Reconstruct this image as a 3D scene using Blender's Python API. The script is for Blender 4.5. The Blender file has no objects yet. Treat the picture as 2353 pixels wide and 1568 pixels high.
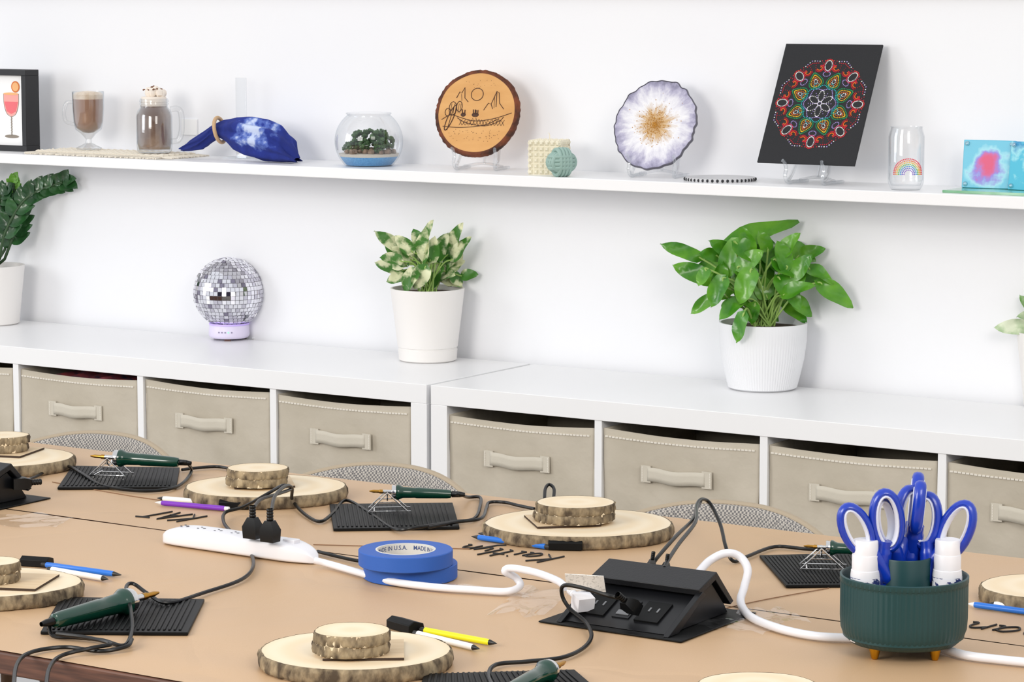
import bpy,bmesh,math,random
from math import sin,cos,pi,radians,atan2,sqrt
from mathutils import Vector,Matrix,noise
random.seed(4)
SC=bpy.context.scene; COL=SC.collection
# ---------------- surveyed camera ----------------
TH=radians(33.1);FP=6490.0;PT=radians(7.11)
CAM=Vector((3.131,-4.889,1.54));ZV=Vector((0,0,1))
HH=Vector((-sin(TH),cos(TH),0));RR=Vector((cos(TH),sin(TH),0))
FW=HH*cos(PT)-ZV*sin(PT);UP=HH*sin(PT)+ZV*cos(PT)
def ray(u,v): return FW+RR*((u-1176.5)/FP)+UP*((784-v)/FP)
def onz(u,v,z):
    d=ray(u,v);return CAM+d*((z-CAM.z)/d.z)
def ony(u,v,y):
    d=ray(u,v);return CAM+d*((y-CAM.y)/d.y)
def ppm(p): return FP/((p-CAM).dot(FW))
TT=.752; CT=.77; SH=1.173
def T(u,v,h=0): return onz(u,v,TT+h)
def shp(u,y,h=0):
    p=ony(u,380,y);p.z=SH+h;return p
# ---------------- materials ----------------
def lin(h):
    if isinstance(h,str):
        h=h.lstrip('#');c=[int(h[i:i+2],16)/255 for i in (0,2,4)]
    else: c=h
    return tuple((x/12.92 if x<=.04045 else ((x+.055)/1.055)**2.4) for x in c)+(1,)
MC={}
def mat(name,col,rough=.5,metal=0,col2=None,nscale=20,bump=0,bscale=60,trans=0,coat=0,sub=0,emit=0,stretch=None,lo=.35,hi=.65,spec=None,bdist=.003):
    if name in MC: return MC[name]
    m=bpy.data.materials.new(name);m.use_nodes=True;nt=m.node_tree;b=nt.nodes['Principled BSDF']
    b.inputs['Base Color'].default_value=lin(col);b.inputs['Roughness'].default_value=rough;b.inputs['Metallic'].default_value=metal
    b.inputs['Transmission Weight'].default_value=trans;b.inputs['Coat Weight'].default_value=coat
    if spec is not None:b.inputs['Specular IOR Level'].default_value=spec
    if sub:b.inputs['Subsurface Weight'].default_value=sub;b.inputs['Subsurface Radius'].default_value=(.01,.01,.01)
    if emit:
        b.inputs['Emission Color'].default_value=lin(col);b.inputs['Emission Strength'].default_value=emit
    tc=nt.nodes.new('ShaderNodeTexCoord');mp=nt.nodes.new('ShaderNodeMapping');nt.links.new(tc.outputs['Object'],mp.inputs[0])
    if stretch: mp.inputs['Scale'].default_value=stretch
    if col2:
        n=nt.nodes.new('ShaderNodeTexNoise');n.inputs['Scale'].default_value=nscale;n.inputs['Detail'].default_value=5
        r=nt.nodes.new('ShaderNodeValToRGB');r.color_ramp.elements[0].position=lo;r.color_ramp.elements[1].position=hi
        r.color_ramp.elements[0].color=lin(col);r.color_ramp.elements[1].color=lin(col2)
        nt.links.new(mp.outputs[0],n.inputs['Vector']);nt.links.new(n.outputs['Fac'],r.inputs[0]);nt.links.new(r.outputs[0],b.inputs['Base Color'])
    if bump:
        n=nt.nodes.new('ShaderNodeTexNoise');n.inputs['Scale'].default_value=bscale;n.inputs['Detail'].default_value=4
        bp=nt.nodes.new('ShaderNodeBump');bp.inputs['Strength'].default_value=bump;bp.inputs['Distance'].default_value=bdist
        nt.links.new(mp.outputs[0],n.inputs['Vector']);nt.links.new(n.outputs['Fac'],bp.inputs['Height']);nt.links.new(bp.outputs[0],b.inputs['Normal'])
    MC[name]=m;return m
def clear(name,tint=(1,1,1),base=.04,rough=.02,k=.75,gc=(.72,.75,.78)):
    if name in MC:return MC[name]
    m=bpy.data.materials.new(name);m.use_nodes=True;nt=m.node_tree;nt.nodes.clear()
    o=nt.nodes.new('ShaderNodeOutputMaterial');mx=nt.nodes.new('ShaderNodeMixShader');t=nt.nodes.new('ShaderNodeBsdfTransparent');g=nt.nodes.new('ShaderNodeBsdfGlossy')
    lw=nt.nodes.new('ShaderNodeLayerWeight');lw.inputs[0].default_value=.25
    ma=nt.nodes.new('ShaderNodeMath');ma.operation='MULTIPLY_ADD';ma.inputs[1].default_value=k;ma.inputs[2].default_value=base
    t.inputs[0].default_value=(*tint,1);g.inputs['Roughness'].default_value=rough;g.inputs['Color'].default_value=(*gc,1)
    nt.links.new(lw.outputs['Facing'],ma.inputs[0]);nt.links.new(ma.outputs[0],mx.inputs[0]);nt.links.new(t.outputs[0],mx.inputs[1]);nt.links.new(g.outputs[0],mx.inputs[2]);nt.links.new(mx.outputs[0],o.inputs[0])
    MC[name]=m;return m
def ramp_mat(name,stops,rough,build):
    m=bpy.data.materials.new(name);m.use_nodes=True;nt=m.node_tree;b=nt.nodes['Principled BSDF'];b.inputs['Roughness'].default_value=rough
    r=nt.nodes.new('ShaderNodeValToRGB');el=r.color_ramp.elements
    while len(el)<len(stops): el.new(.5)
    for e,(p,c) in zip(el,stops): e.position=p;e.color=lin(c)
    f=build(nt,b);nt.links.new(f,r.inputs[0]);nt.links.new(r.outputs[0],b.inputs['Base Color']);MC[name]=m;return m
def radial(nt,axes,scale,noise_amt,nscale,off=(0,0,0)):
    tc=nt.nodes.new('ShaderNodeTexCoord');mp=nt.nodes.new('ShaderNodeMapping');mp.inputs['Location'].default_value=off
    mp.inputs['Scale'].default_value=axes
    nt.links.new(tc.outputs['Object'],mp.inputs[0])
    ln=nt.nodes.new('ShaderNodeVectorMath');ln.operation='LENGTH';nt.links.new(mp.outputs[0],ln.inputs[0])
    n=nt.nodes.new('ShaderNodeTexNoise');n.inputs['Scale'].default_value=nscale;n.inputs['Detail'].default_value=4;nt.links.new(tc.outputs['Object'],n.inputs['Vector'])
    a=nt.nodes.new('ShaderNodeMath');a.operation='MULTIPLY_ADD';a.inputs[1].default_value=noise_amt;nt.links.new(n.outputs['Fac'],a.inputs[0]);
    s=nt.nodes.new('ShaderNodeMath');s.operation='MULTIPLY';s.inputs[1].default_value=scale;nt.links.new(ln.outputs['Value'],s.inputs[0]);nt.links.new(s.outputs[0],a.inputs[2])
    return a.outputs[0]
def woodtop(name,c1,c2):
    def bld(nt,b):
        v=radial(nt,(1,1,0),170,2.2,9)
        w=nt.nodes.new('ShaderNodeMath');w.operation='SINE';nt.links.new(v,w.inputs[0])
        q=nt.nodes.new('ShaderNodeMath');q.operation='MULTIPLY_ADD';q.inputs[1].default_value=.5;q.inputs[2].default_value=.5;nt.links.new(w.outputs[0],q.inputs[0]);return q.outputs[0]
    return ramp_mat(name,[(0,c1),(1,c2)],.65,bld)
def paper_mat():
    m=bpy.data.materials.new('kraft_paper');m.use_nodes=True;nt=m.node_tree;b=nt.nodes['Principled BSDF'];b.inputs['Roughness'].default_value=.45;b.inputs['Specular IOR Level'].default_value=.5
    tc=nt.nodes.new('ShaderNodeTexCoord')
    n1=nt.nodes.new('ShaderNodeTexNoise');n1.inputs['Scale'].default_value=2.6;n1.inputs['Detail'].default_value=2;n1.inputs['Distortion'].default_value=.3
    n2=nt.nodes.new('ShaderNodeTexNoise');n2.inputs['Scale'].default_value=900;n2.inputs['Detail'].default_value=2
    vo=nt.nodes.new('ShaderNodeTexVoronoi');vo.feature='DISTANCE_TO_EDGE';vo.inputs['Scale'].default_value=3.0;vo.inputs['Randomness'].default_value=1
    dn=nt.nodes.new('ShaderNodeTexNoise');dn.inputs['Scale'].default_value=6
    mxv=nt.nodes.new('ShaderNodeMixRGB');mxv.inputs[0].default_value=.10
    for n in(n1,n2,dn):nt.links.new(tc.outputs['Object'],n.inputs['Vector'])
    nt.links.new(tc.outputs['Object'],mxv.inputs[1]);nt.links.new(dn.outputs['Color'],mxv.inputs[2]);nt.links.new(mxv.outputs[0],vo.inputs['Vector'])
    cr=nt.nodes.new('ShaderNodeMapRange');cr.inputs['From Max'].default_value=.05;nt.links.new(vo.outputs['Distance'],cr.inputs[0])
    b1=nt.nodes.new('ShaderNodeBump');b1.inputs['Strength'].default_value=1;b1.inputs['Distance'].default_value=.018;nt.links.new(n1.outputs['Fac'],b1.inputs['Height'])
    b2=nt.nodes.new('ShaderNodeBump');b2.inputs['Strength'].default_value=.4;b2.inputs['Distance'].default_value=.0012;nt.links.new(cr.outputs[0],b2.inputs['Height']);nt.links.new(b1.outputs[0],b2.inputs['Normal'])
    nt.links.new(b2.outputs[0],b.inputs['Normal'])
    r=nt.nodes.new('ShaderNodeValToRGB');r.color_ramp.elements[0].position=.3;r.color_ramp.elements[1].position=.7;r.color_ramp.elements[0].color=lin('#c1a07b');r.color_ramp.elements[1].color=lin('#caa985')
    ad=nt.nodes.new('ShaderNodeMath');ad.operation='MULTIPLY_ADD';ad.inputs[1].default_value=.7;nt.links.new(n2.outputs['Fac'],ad.inputs[0])
    a2=nt.nodes.new('ShaderNodeMath');a2.operation='MULTIPLY';a2.inputs[1].default_value=.3;nt.links.new(n1.outputs['Fac'],a2.inputs[0]);nt.links.new(a2.outputs[0],ad.inputs[2])
    nt.links.new(ad.outputs[0],r.inputs[0]);nt.links.new(r.outputs[0],b.inputs['Base Color']);return m
WHITE=mat('white_lacquer','#f3f3f4',.3,bump=.02,bscale=300)
WALL=mat('wall_paint','#f0f1f4',.8,col2='#eeeff3',nscale=1.5,bump=.04,bscale=180)
PAPER=paper_mat()
WALNUT=mat('dark_walnut','#4b3026',.5,col2='#6b4636',nscale=12,stretch=(1,14,14))
CLOTH=mat('beige_fabric','#c6bdad',.9,col2='#bdb4a3',nscale=6,bump=.5,bscale=14,bdist=.01)
STITCH=mat('stitch_thread','#e4ded2',.8)
BLK=mat('black_rubber','#090a0b',.5,spec=.2);BLKP=mat('black_plastic','#121316',.35,spec=.35)
CORD=mat('black_cord','#08090a',.35,spec=.35)
WPL=mat('white_plastic','#e9e9ee',.3)
CHROME=mat('chrome','#d8d8d8',.12,1);BRASS=mat('brass','#b98a3e',.3,1);GOLD=mat('gold','#d7a02e',.3,1)
GREENH=mat('green_handle','#06382a',.18,coat=.5)
BARK=mat('bark','#4c4032',.95,col2='#a89678',nscale=75,bump=1,bscale=90,lo=.36,hi=.68,stretch=(1,1,.6))
WTOP=woodtop('pale_wood','#ecdcc0','#e8d4b3')
PLY=mat('plywood','#dcc5a2',.6,col2='#d3b892',nscale=8,stretch=(1,12,1));CHAR=mat('charred_edge','#3a2a1e',.8)
GLASS=clear('clear_glass');ACRYL=clear('clear_acrylic',base=.10);FILM=clear('plastic_film',base=.04,rough=.06,k=.28,gc=(1,1,1))
BLUE=mat('blue_plastic','#0d36ae',.3,coat=.3)
# ---------------- geometry accumulator ----------------
ROOTM={}
def Mz(d): return d.normalized().to_track_quat('Z','Y').to_matrix().to_4x4()
def TR(*a): return Matrix.Translation(Vector(a if len(a)==3 else a[0]))
def RX(a):return Matrix.Rotation(a,4,'X')
def RY(a):return Matrix.Rotation(a,4,'Y')
def RZ(a):return Matrix.Rotation(a,4,'Z')
I4=Matrix.Identity(4)
def smooth_path(P,k=6):
    P=[Vector(p) for p in P]
    if len(P)<3:return P
    Q=[P[0]*2-P[1]]+P+[P[-1]*2-P[-2]];o=[]
    for i in range(1,len(Q)-2):
        a,b,c,d=Q[i-1:i+3]
        for j in range(k):
            t=j/k;o.append(.5*((2*b)+(c-a)*t+(2*a-5*b+4*c-d)*t*t+(3*b-a-3*c+d)*t**3))
    o.append(P[-1]);return o
class G:
    def __init__(s):s.v=[];s.f=[];s.m=[]
    def add(s,v,f,m=0,M=None):
        o=len(s.v)
        s.v+= [ (M@Vector(p)) if M is not None else Vector(p) for p in v]
        for i,q in enumerate(f):
            s.f.append(tuple(o+k for k in q));s.m.append(m[i] if isinstance(m,list) else m)
        return s
    def box(s,sx,sy,sz,M=None,m=0,taper=1):
        x,y,z=sx/2,sy/2,sz/2;t=taper
        return s.add([(-x*t,-y*t,-z),(x*t,-y*t,-z),(x*t,y*t,-z),(-x*t,y*t,-z),(-x,-y,z),(x,-y,z),(x,y,z),(-x,y,z)],
          [(0,3,2,1),(4,5,6,7),(0,1,5,4),(1,2,6,5),(2,3,7,6),(3,0,4,7)],m,M)
    def bb(s,x0,x1,y0,y1,z0,z1,m=0):
        return s.box(x1-x0,y1-y0,z1-z0,TR((x0+x1)/2,(y0+y1)/2,(z0+z1)/2),m)
    def lathe(s,pr,n=32,M=None,m=0,wob=None):
        v=[];f=[];mm=[]
        for j,(r,z) in enumerate(pr):
            for i in range(n):
                a=2*pi*i/n;k=wob(a,j,r,z) if wob else 1
                v.append((max(r,1e-5)*k*cos(a),max(r,1e-5)*k*sin(a),z))
        for j in range(len(pr)-1):
            for i in range(n):
                f.append((j*n+i,j*n+(i+1)%n,(j+1)*n+(i+1)%n,(j+1)*n+i));mm.append(m[j] if isinstance(m,list) else m)
        return s.add(v,f,mm,M)
    def ball(s,r,M=None,m=0,n=12,k=8,dsp=0,sc=30,seed=0):
        v=[];f=[]
        for j in range(k+1):
            p=-pi/2+pi*j/k
            for i in range(n):
                a=2*pi*i/n;q=Vector((cos(a)*max(cos(p),1e-4),sin(a)*max(cos(p),1e-4),sin(p)))
                d=1+dsp*noise.noise(q*1.7+Vector((seed,seed*.7,0)));v.append(q*r*d)
        for j in range(k):
            for i in range(n): f.append((j*n+i,j*n+(i+1)%n,(j+1)*n+(i+1)%n,(j+1)*n+i))
        return s.add(v,f,m,M)
    def tube(s,P,r,n=8,m=0,k=6,closed=False,flat=1,M=None,up=None):
        P=smooth_path(P,k) if k>1 else [Vector(p) for p in P]
        if closed:P=P[:-1] if (P[0]-P[-1]).length<1e-6 else P
        N=len(P);v=[];f=[];prev=None
        for i,p in enumerate(P):
            if closed:t=P[(i+1)%N]-P[i-1]
            else:t=P[min(i+1,N-1)]-P[max(i-1,0)]
            t=t.normalized() if t.length>1e-9 else Vector((0,0,1))
            if prev is None or up is not None:
                q=Vector(up) if up is not None else (ZV if abs(t.z)<.9 else Vector((1,0,0)))
                a=(q-t*q.dot(t));a=a.normalized() if a.length>1e-6 else t.orthogonal().normalized()
            else:
                a=prev-t*prev.dot(t);a=a.normalized() if a.length>1e-6 else t.orthogonal().normalized()
            prev=a;b=t.cross(a);R=r[min(int(i/(N-1)*(len(r)-1)+.5),len(r)-1)] if isinstance(r,(list,tuple)) else r
            for j in range(n):
                w=2*pi*j/n;v.append(p+a*cos(w)*R*flat+b*sin(w)*R)
        L=N if closed else N-1
        for i in range(L):
            for j in range(n):
                i2=(i+1)%N;f.append((i*n+j,i*n+(j+1)%n,i2*n+(j+1)%n,i2*n+j))
        if not closed:
            f.append(tuple(range(n))[::-1]);f.append(tuple((N-1)*n+j for j in range(n)))
        return s.add(v,f,m,M)
    def prism(s,poly,z0,z1,M=None,m=0,mt=None,ms=None):
        n=len(poly);v=[(p[0],p[1],z0) for p in poly]+[(p[0],p[1],z1) for p in poly]
        f=[tuple(range(n))[::-1],tuple(range(n,2*n))]+[(i,(i+1)%n,n+(i+1)%n,n+i) for i in range(n)]
        mm=[m,m if mt is None else mt]+[m if ms is None else ms]*n
        return s.add(v,f,mm,M)
    def grid(s,fn,nu,nv,m=0,M=None,flip=False):
        v=[fn(i/nu,j/nv) for j in range(nv+1) for i in range(nu+1)];f=[]
        for j in range(nv):
            for i in range(nu):
                a=j*(nu+1)+i;q=(a,a+1,a+nu+2,a+nu+1);f.append(q[::-1] if flip else q)
        return s.add(v,f,m,M)
    def obj(s,name,mats,parent=None,world=False,loc=None,label=None,cat=None,group=None,bev=0,kind=None,ang=40,rot=None,sol=0,sub=0):
        vs=s.v;M=None
        if parent is not None and world: M=ROOTM[parent.name].inverted()
        if parent is None and loc is not None and world: M=TR(loc).inverted()
        if M is not None: vs=[M@p for p in vs]
        me=bpy.data.meshes.new(name);me.from_pydata([tuple(p) for p in vs],[],s.f)
        if not isinstance(mats,(list,tuple)):mats=[mats]
        for q in mats:me.materials.append(q)
        me.polygons.foreach_set('material_index',s.m);me.polygons.foreach_set('use_smooth',[True]*len(s.f))
        me.update()
        bm=bmesh.new();bm.from_mesh(me);bmesh.ops.recalc_face_normals(bm,faces=bm.faces);bm.to_mesh(me);bm.free()
        me.set_sharp_from_angle(angle=radians(ang))
        o=bpy.data.objects.new(name,me);COL.objects.link(o)
        mw=I4
        if parent is not None:o.parent=parent;mw=ROOTM.get(parent.name,I4)
        if loc is not None:o.location=loc;mw=mw@TR(loc)
        if rot is not None:
            o.rotation_euler=rot;mw=mw@(RZ(rot[2])@RY(rot[1])@RX(rot[0]))
        ROOTM[o.name]=mw
        if sol:
            q=o.modifiers.new('sol','SOLIDIFY');q.thickness=sol;q.offset=0
        if bev:
            q=o.modifiers.new('bev','BEVEL');q.width=bev;q.segments=2;q.limit_method='ANGLE';q.angle_limit=radians(50)
        if sub:
            q=o.modifiers.new('sub','SUBSURF');q.levels=sub;q.render_levels=sub
        tag(o,label,cat,group,kind);return o
def tag(o,label=None,cat=None,group=None,kind=None):
    if label:o['label']=label
    if cat:o['category']=cat
    if group:o['group']=group
    if kind:o['kind']=kind
def root(name,label,cat,loc,rot=(0,0,0),group=None):
    o=bpy.data.objects.new(name,None);COL.objects.link(o);o.empty_display_size=.02
    o.location=loc;o.rotation_euler=rot;ROOTM[o.name]=TR(Vector(loc))@RZ(rot[2])@RY(rot[1])@RX(rot[0])
    tag(o,label,cat,group);return o
def circ(cx,cz,a,b,n=24,t0=0,t1=2*pi,rot=0):
    o=[]
    for i in range(n+1):
        t=t0+(t1-t0)*i/n;x=a*cos(t);y=b*sin(t);o.append((cx+x*cos(rot)-y*sin(rot),cz+x*sin(rot)+y*cos(rot)))
    return o
def text_geo(g,s,M,sx=1,sy=1,m=0,bend=None,shear=0,off=0):
    cu=bpy.data.curves.new('t','FONT');cu.body=s;cu.size=1;cu.align_x='CENTER';cu.shear=shear;cu.offset=off;cu.resolution_u=3
    o=bpy.data.objects.new('t',cu);COL.objects.link(o);dg=bpy.context.evaluated_depsgraph_get();dg.update()
    me=o.evaluated_get(dg).to_mesh();vs=[Vector((v.co.x*sx,v.co.y*sy,0)) for v in me.vertices]
    if bend:vs=[Vector(bend(v)) for v in vs]
    g.add(vs,[tuple(p.vertices) for p in me.polygons],m,M)
    bpy.data.objects.remove(o);bpy.data.curves.remove(cu)
# ================= ROOM =================
def st(g,name,m):return g.obj(name,m,kind='structure',label=None)
st(G().bb(-4,6.5,0,.12,0,2.9),'wall_back',WALL)
st(G().bb(-4,6.5,-7,.12,-.1,0),'floor',mat('floor_grey','#a8a29b',.5,col2='#9d978f',nscale=4))
st(G().bb(1.0,6.5,-7.1,-7,0,2.9),'reflection_wall',mat('reflection_wall_dark','#3a3347',.7,col2='#352f42',nscale=3))  # unseen dark partial wall, added for the disco ball to reflect
st(G().bb(-4,6.5,-.015,0,0,.09),'baseboard_back',WHITE)
st(G().bb(-4,6.5,-.012,0,1.524,1.56),'trim_1',mat('trim_grey','#d4d4d6',.6))
G().bb(-1.75,2.6,-.2,0,SH-.022,SH).obj('wall_shelf',WHITE,label='long white floating shelf holding craft samples on the wall',cat='shelf',bev=.0015,loc=(0,0,0))
def cabinet(x0):
    r=root('shelving_unit','white low cube shelving unit against the wall with fabric bins','cabinet',(x0+.735,-.195,0),group='white cube shelving units')
    def p(name,*b):G().bb(*b).obj(name,WHITE,r,world=True,bev=.001)
    p('top_panel',x0,x0+1.47,-.39,-.016,.732,.77);p('bottom_panel',x0,x0+1.47,-.39,-.016,.0,.038)
    p('side_panel',x0,x0+.038,-.39,-.016,.038,.732);p('side_panel',x0+1.432,x0+1.47,-.39,-.016,.038,.732)
    p('shelf_board',x0+.038,x0+1.432,-.388,-.016,.3795,.3955)
    for i in range(3):
        x=x0+.038+.3365*(i+1)+.016*i
        p('divider',x,x+.016,-.388,-.016,.3955,.732);
        p('divider',x,x+.016,-.388,-.016,.038,.3795)
cabinet(-1.472);cabinet(.008)
def bin_(xc,i):
    w=.332;h=(.327 if i<4 else .320)+random.uniform(-.002,.002);zb=.3955
    r=root('storage_bin','beige fabric storage bin with strap handle in a white cubby','storage bin',(xc,-.2,zb),(0,0,random.uniform(-.004,.004)),group='beige fabric bins in the cubbies')
    g=G();y0=-.181;y1=.17
    sl=(random.random()-.5)*.004
    def fr(s,t):
        x=(s-.5)*w*(.965+.035*t);sag=(.006*sin(pi*s)+sl*(s-.5)*2)*(t**6)
        cr=.007*noise.noise(Vector((s*3.5+t*1.5,t*2.5-s,i*3)))+.003*noise.noise(Vector((s*14,t*3,i*5+2)))
        return (x,y0+.004*sin(pi*s)*sin(pi*t)+cr*(.3+.7*sin(pi*t)),t*(h)-sag)
    g.grid(fr,40,22)
    g.grid(lambda s,t:((s-.5)*w*(.965+.035*t),y1,t*(h-.002)),4,4)
    for sd in(-1,1):g.grid(lambda s,t:(sd*w/2*(.965+.035*t),y0+(y1-y0)*s,t*h),4,4)
    g.grid(lambda s,t:((s-.5)*w*.965,y0+(y1-y0)*t,.001),2,2)
    n=42
    for k in range(n):
        x=-w*.48+w*.96*k/n;s=(x/w)+.5;z=h-.014-.005*sin(pi*s)*.8
        g.box(w*.96/n*.6,.0012,.0013,TR(x,fr(s,.955)[1]-.002,z),1)
    g.obj('bin_body',[CLOTH,STITCH],r,sol=.003)
    hg=G();zh=h-.078;hw=.063;xo=-.008
    def st2(s,t):
        x=(s-.5)*2*hw*.97+xo;a=abs(s-.5)*2;b=0 if a>.80 else (cos(a/.80*pi)+1)/2
        return (x,y0-.0055-.008*b,zh-.013+.026*t-.0022*b)
    hg.grid(st2,24,3)
    for sd in(-1,1):
        hg.box(.020,.0015,.031,TR(sd*(hw+.002)+xo,y0-.0045,zh));
        for k in range(6):hg.box(.0010,.0008,.003,TR(sd*(hw+.009)+xo,y0-.0056,zh-.012+k*.0047),1)
    hg.obj('handle',[mat('strap_fabric','#cdc6b7',.85,bump=.2,bscale=90),STITCH],r,sol=.0012)
k=0
for x0 in(-1.472,.008):
    for i in range(4):
        bin_(x0+.038+.3365/2+i*.3525,k);k+=1
g=G();random.seed(9)
g.grid(lambda s,t:((s-.5)*.22,-.13+.2*t,.004*sin(s*30)+.010*noise.noise(Vector((s*5,t*4,1)))),20,10)
g.obj('folded_fabric',mat('patterned_fabric','#b04a4c',.8,col2='#3b3550',nscale=40),loc=(-.9,-.25,.708),label='folded red and navy patterned fabric inside a bin',cat='fabric',sol=.006)
# ================= TABLE =================
rt=root('conference_table','long dark walnut table covered with brown kraft paper','table',(1.1,-1.85,0))
G().bb(-1.3,3.0,-2.445,-1.255,.722,.75).obj('table_top',WALNUT,rt,world=True,bev=.003)
for x in(-1.0,2.7):
    for y in(-2.3,-1.4):G().bb(x-.03,x+.03,y-.03,y+.03,0,.722).obj('leg',WALNUT,rt,world=True)
SEAM=-1.752
def sheet(y0,y1,lab):
    c=Vector((.85,(y0+y1)/2,.7505));g=G()
    g.grid(lambda s,t:(-1.3+4.3*s,y0+(y1-y0)*t,.7514+.0005*noise.noise(Vector((s*22,t*6,y0)))),160,24)
    return g.obj('kraft_paper',PAPER,world=True,loc=c,label=lab,cat='paper',group='kraft paper table covers')
pf=sheet(SEAM+.0025,-1.256,'brown kraft paper sheet with handwritten names')
pn=sheet(-2.444,SEAM-.0025,'brown kraft paper sheet covering the table half')
INK=mat('marker_ink','#1d1c1c',.6)
ST={'K':(.62,[[(.05,1),(0,0)],[(.5,1),(.05,.45),(.6,0)]]),'a':(.6,[[(.42,.42),(.2,.5),(.02,.22),(.18,0),(.38,.15),(.45,.48),(.42,.08),(.58,.05)]]),'i':(.3,[[(.08,.5),(.06,.05),(.25,.05)],[(.10,.72),(.13,.75)]]),
't':(.42,[[(.2,.95),(.14,.12),(.34,.03)],[(0,.6),(.42,.62)]]),'l':(.28,[[(.14,1),(.06,.1),(.24,.04)]]),'y':(.55,[[(0,.5),(.08,.12),(.28,.1),(.45,.5)],[(.45,.5),(.3,-.25),(.08,-.4)]]),'n':(.58,[[(.02,.5),(0,0)],[(0,.3),(.22,.5),(.38,.35),(.38,.05),(.52,.05)]]),
'T':(.6,[[(0,.95),(.6,1)],[(.3,.97),(.25,0)]]),'A':(.65,[[(0,0),(.3,1),(.6,0)],[(.1,.38),(.52,.4)]]),'J':(.6,[[(.15,1),(.55,1)],[(.4,1),(.36,.15),(.15,0),(.0,.2)]]),'e':(.52,[[(.02,.25),(.40,.3),(.25,.5),(.02,.25),(.18,0),(.48,.1)]])}
def write(s,u,v,width,hh,par=pf):
    p=T(u,v);tot=sum(ST[c][0]+.08 for c in s);k=width/tot;x=-tot/2;g=G()
    for c in s:
        for pl in ST[c][1]:
            pts=[Vector((p.x-(x+a+.18*b)*k,p.y-(b-.3)*hh,.7526)) for a,b in pl]
            g.tube(pts,.0013,6,k=4 if len(pts)>3 else 1)
        x+=ST[c][0]+.08
    g.obj('handwriting',INK,par,world=True)
write('Kaitlyn',1168,1270,.165,.055);write('KAT',408,1185,.085,.06);write('Jean',2340,1452,.15,.065)
g=G()
for pts in([(1080,1262),(720,1252)],[(1905,1352),(1760,1378),(1660,1400)],[(440,1160),(300,1140),(120,1108)]):
    g.tube([T(u,v,.0004) for u,v in pts],.0007,4,k=3)
g.obj('paper_crease',mat('crease_brown','#8e6b4e',.8),pf,world=True)
# ================= CHAIRS =================
def chair(loc,rz,lab,zo=0):
    r=root('shell_chair',lab,'chair',loc,(0,0,rz),group='grey woven chairs round the table')
    MESH=MC.get('woven_grey')
    if not MESH:
        MESH=bpy.data.materials.new('woven_grey');MESH.use_nodes=True;nt=MESH.node_tree;b=nt.nodes['Principled BSDF'];b.inputs['Roughness'].default_value=.8
        tc=nt.nodes.new('ShaderNodeTexCoord');ck=nt.nodes.new('ShaderNodeTexChecker');ck.inputs['Scale'].default_value=300;ck.inputs[1].default_value=lin('#6b6969');ck.inputs[2].default_value=lin('#b9b3ab')
        nt.links.new(tc.outputs['Object'],ck.inputs[0]);nt.links.new(ck.outputs[0],b.inputs['Base Color']);MC['woven_grey']=MESH
    TAN=mat('tan_chair_rim','#ab9c86',.7)
    def bk(s,t):
        a=(s-.5)*2;ww=.232;top=(.303+zo)*(1-.20*abs(a)**2.3)
        z=.43+top*t;x=ww*a*(.86+.14*t);y=.20+.05*t-.10*abs(a)**2.2
        return (x,y,z)
    g=G();g.grid(bk,28,12);g.obj('backrest',MESH,r,sol=.014,sub=1)
    rim=[Vector(bk(s/28,1))+Vector((0,.004,-.002)) for s in range(29)]
    rim=[Vector(bk(0,.0)),Vector(bk(0,.5))]+rim+[Vector(bk(1,.5)),Vector(bk(1,0))]
    G().tube(rim,.006,8,k=1).obj('backrest_rim',TAN,r)
    g=G();g.grid(lambda s,t:((s-.5)*.43*(.9+.1*sin(pi*t)),-.22+.42*t,.43+.02*(2*s-1)**2+.015*t*t),12,12);g.obj('seat',MESH,r,sol=.03)
    for sx in(-1,1):
        for sy in(-1,1):G().tube([(sx*.15,sy*.13,.41),(sx*.21,sy*.2,0)],[.014,.009],10,k=1).obj('leg',mat('chair_leg','#6d5038',.5),r)
for (u,v,y) in((255,1004,-1.03),(912,1066,-1.03),(1700,1153,-1.03)):
    p=ony(u,v,y);chair((p.x,y-.235,0),radians(4),'grey woven shell chair pushed in at the paper-covered table')
p=ony(318,1566,-2.62);chair((p.x,-2.38,0),pi,'grey woven shell chair drawn up by the walnut table edge',.03)
# ================= WOOD SLICES =================
def slice_(c,rad,h,seed,group,lab,name='wood_slice',sq=.84):
    g=G();n=72;MS=RZ(TH)@Matrix.Diagonal((1,sq,1,1))@RZ(-TH)
    def wob(a,j=0,r=0,z=0):return 1+.03*noise.noise(Vector((cos(a)*1.3+seed,sin(a)*1.3,seed*.37)))+.012*noise.noise(Vector((cos(a)*5,sin(a)*5,seed)))
    rt_=.978*rad
    g.lathe([(0,0),(rt_,0),(rt_,h),(rt_*.5,h),(0,h)],n,M=MS,wob=wob)
    o=g.obj(name,WTOP,loc=c,label=lab,cat='wood slice',group=group)
    g=G();
    def wb(a,j,r,z):
        return wob(a)*(1+(.0028/rad)*noise.noise(Vector((cos(a)*rad*260,sin(a)*rad*260,z*150+seed)))*(1 if j not in(0,5) else .3))
    g.lathe([(rt_,0),(rad*1.0,.001),(rad*1.012,h*.3),(rad*1.01,h*.7),(rad*.996,h*.98),(rt_*.999,h+.0003)],144,M=MS,wob=wb)
    g.obj('bark',BARK,o,ang=70);return o
def ply(u,v,h,size,rz,lab='small square of plywood under the little wood slices'):
    p=T(u,v,h);g=G();s=size/2
    g.prism([(-s,-s),(s,-s),(s,s),(-s,s)],0,.003,ms=1)
    g.obj('plywood_square',[PLY,CHAR],loc=p,rot=(0,0,rz),label=lab,cat='plywood square',group='plywood squares on the wood slices')
BH=.0185;SHH=.0128
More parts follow.
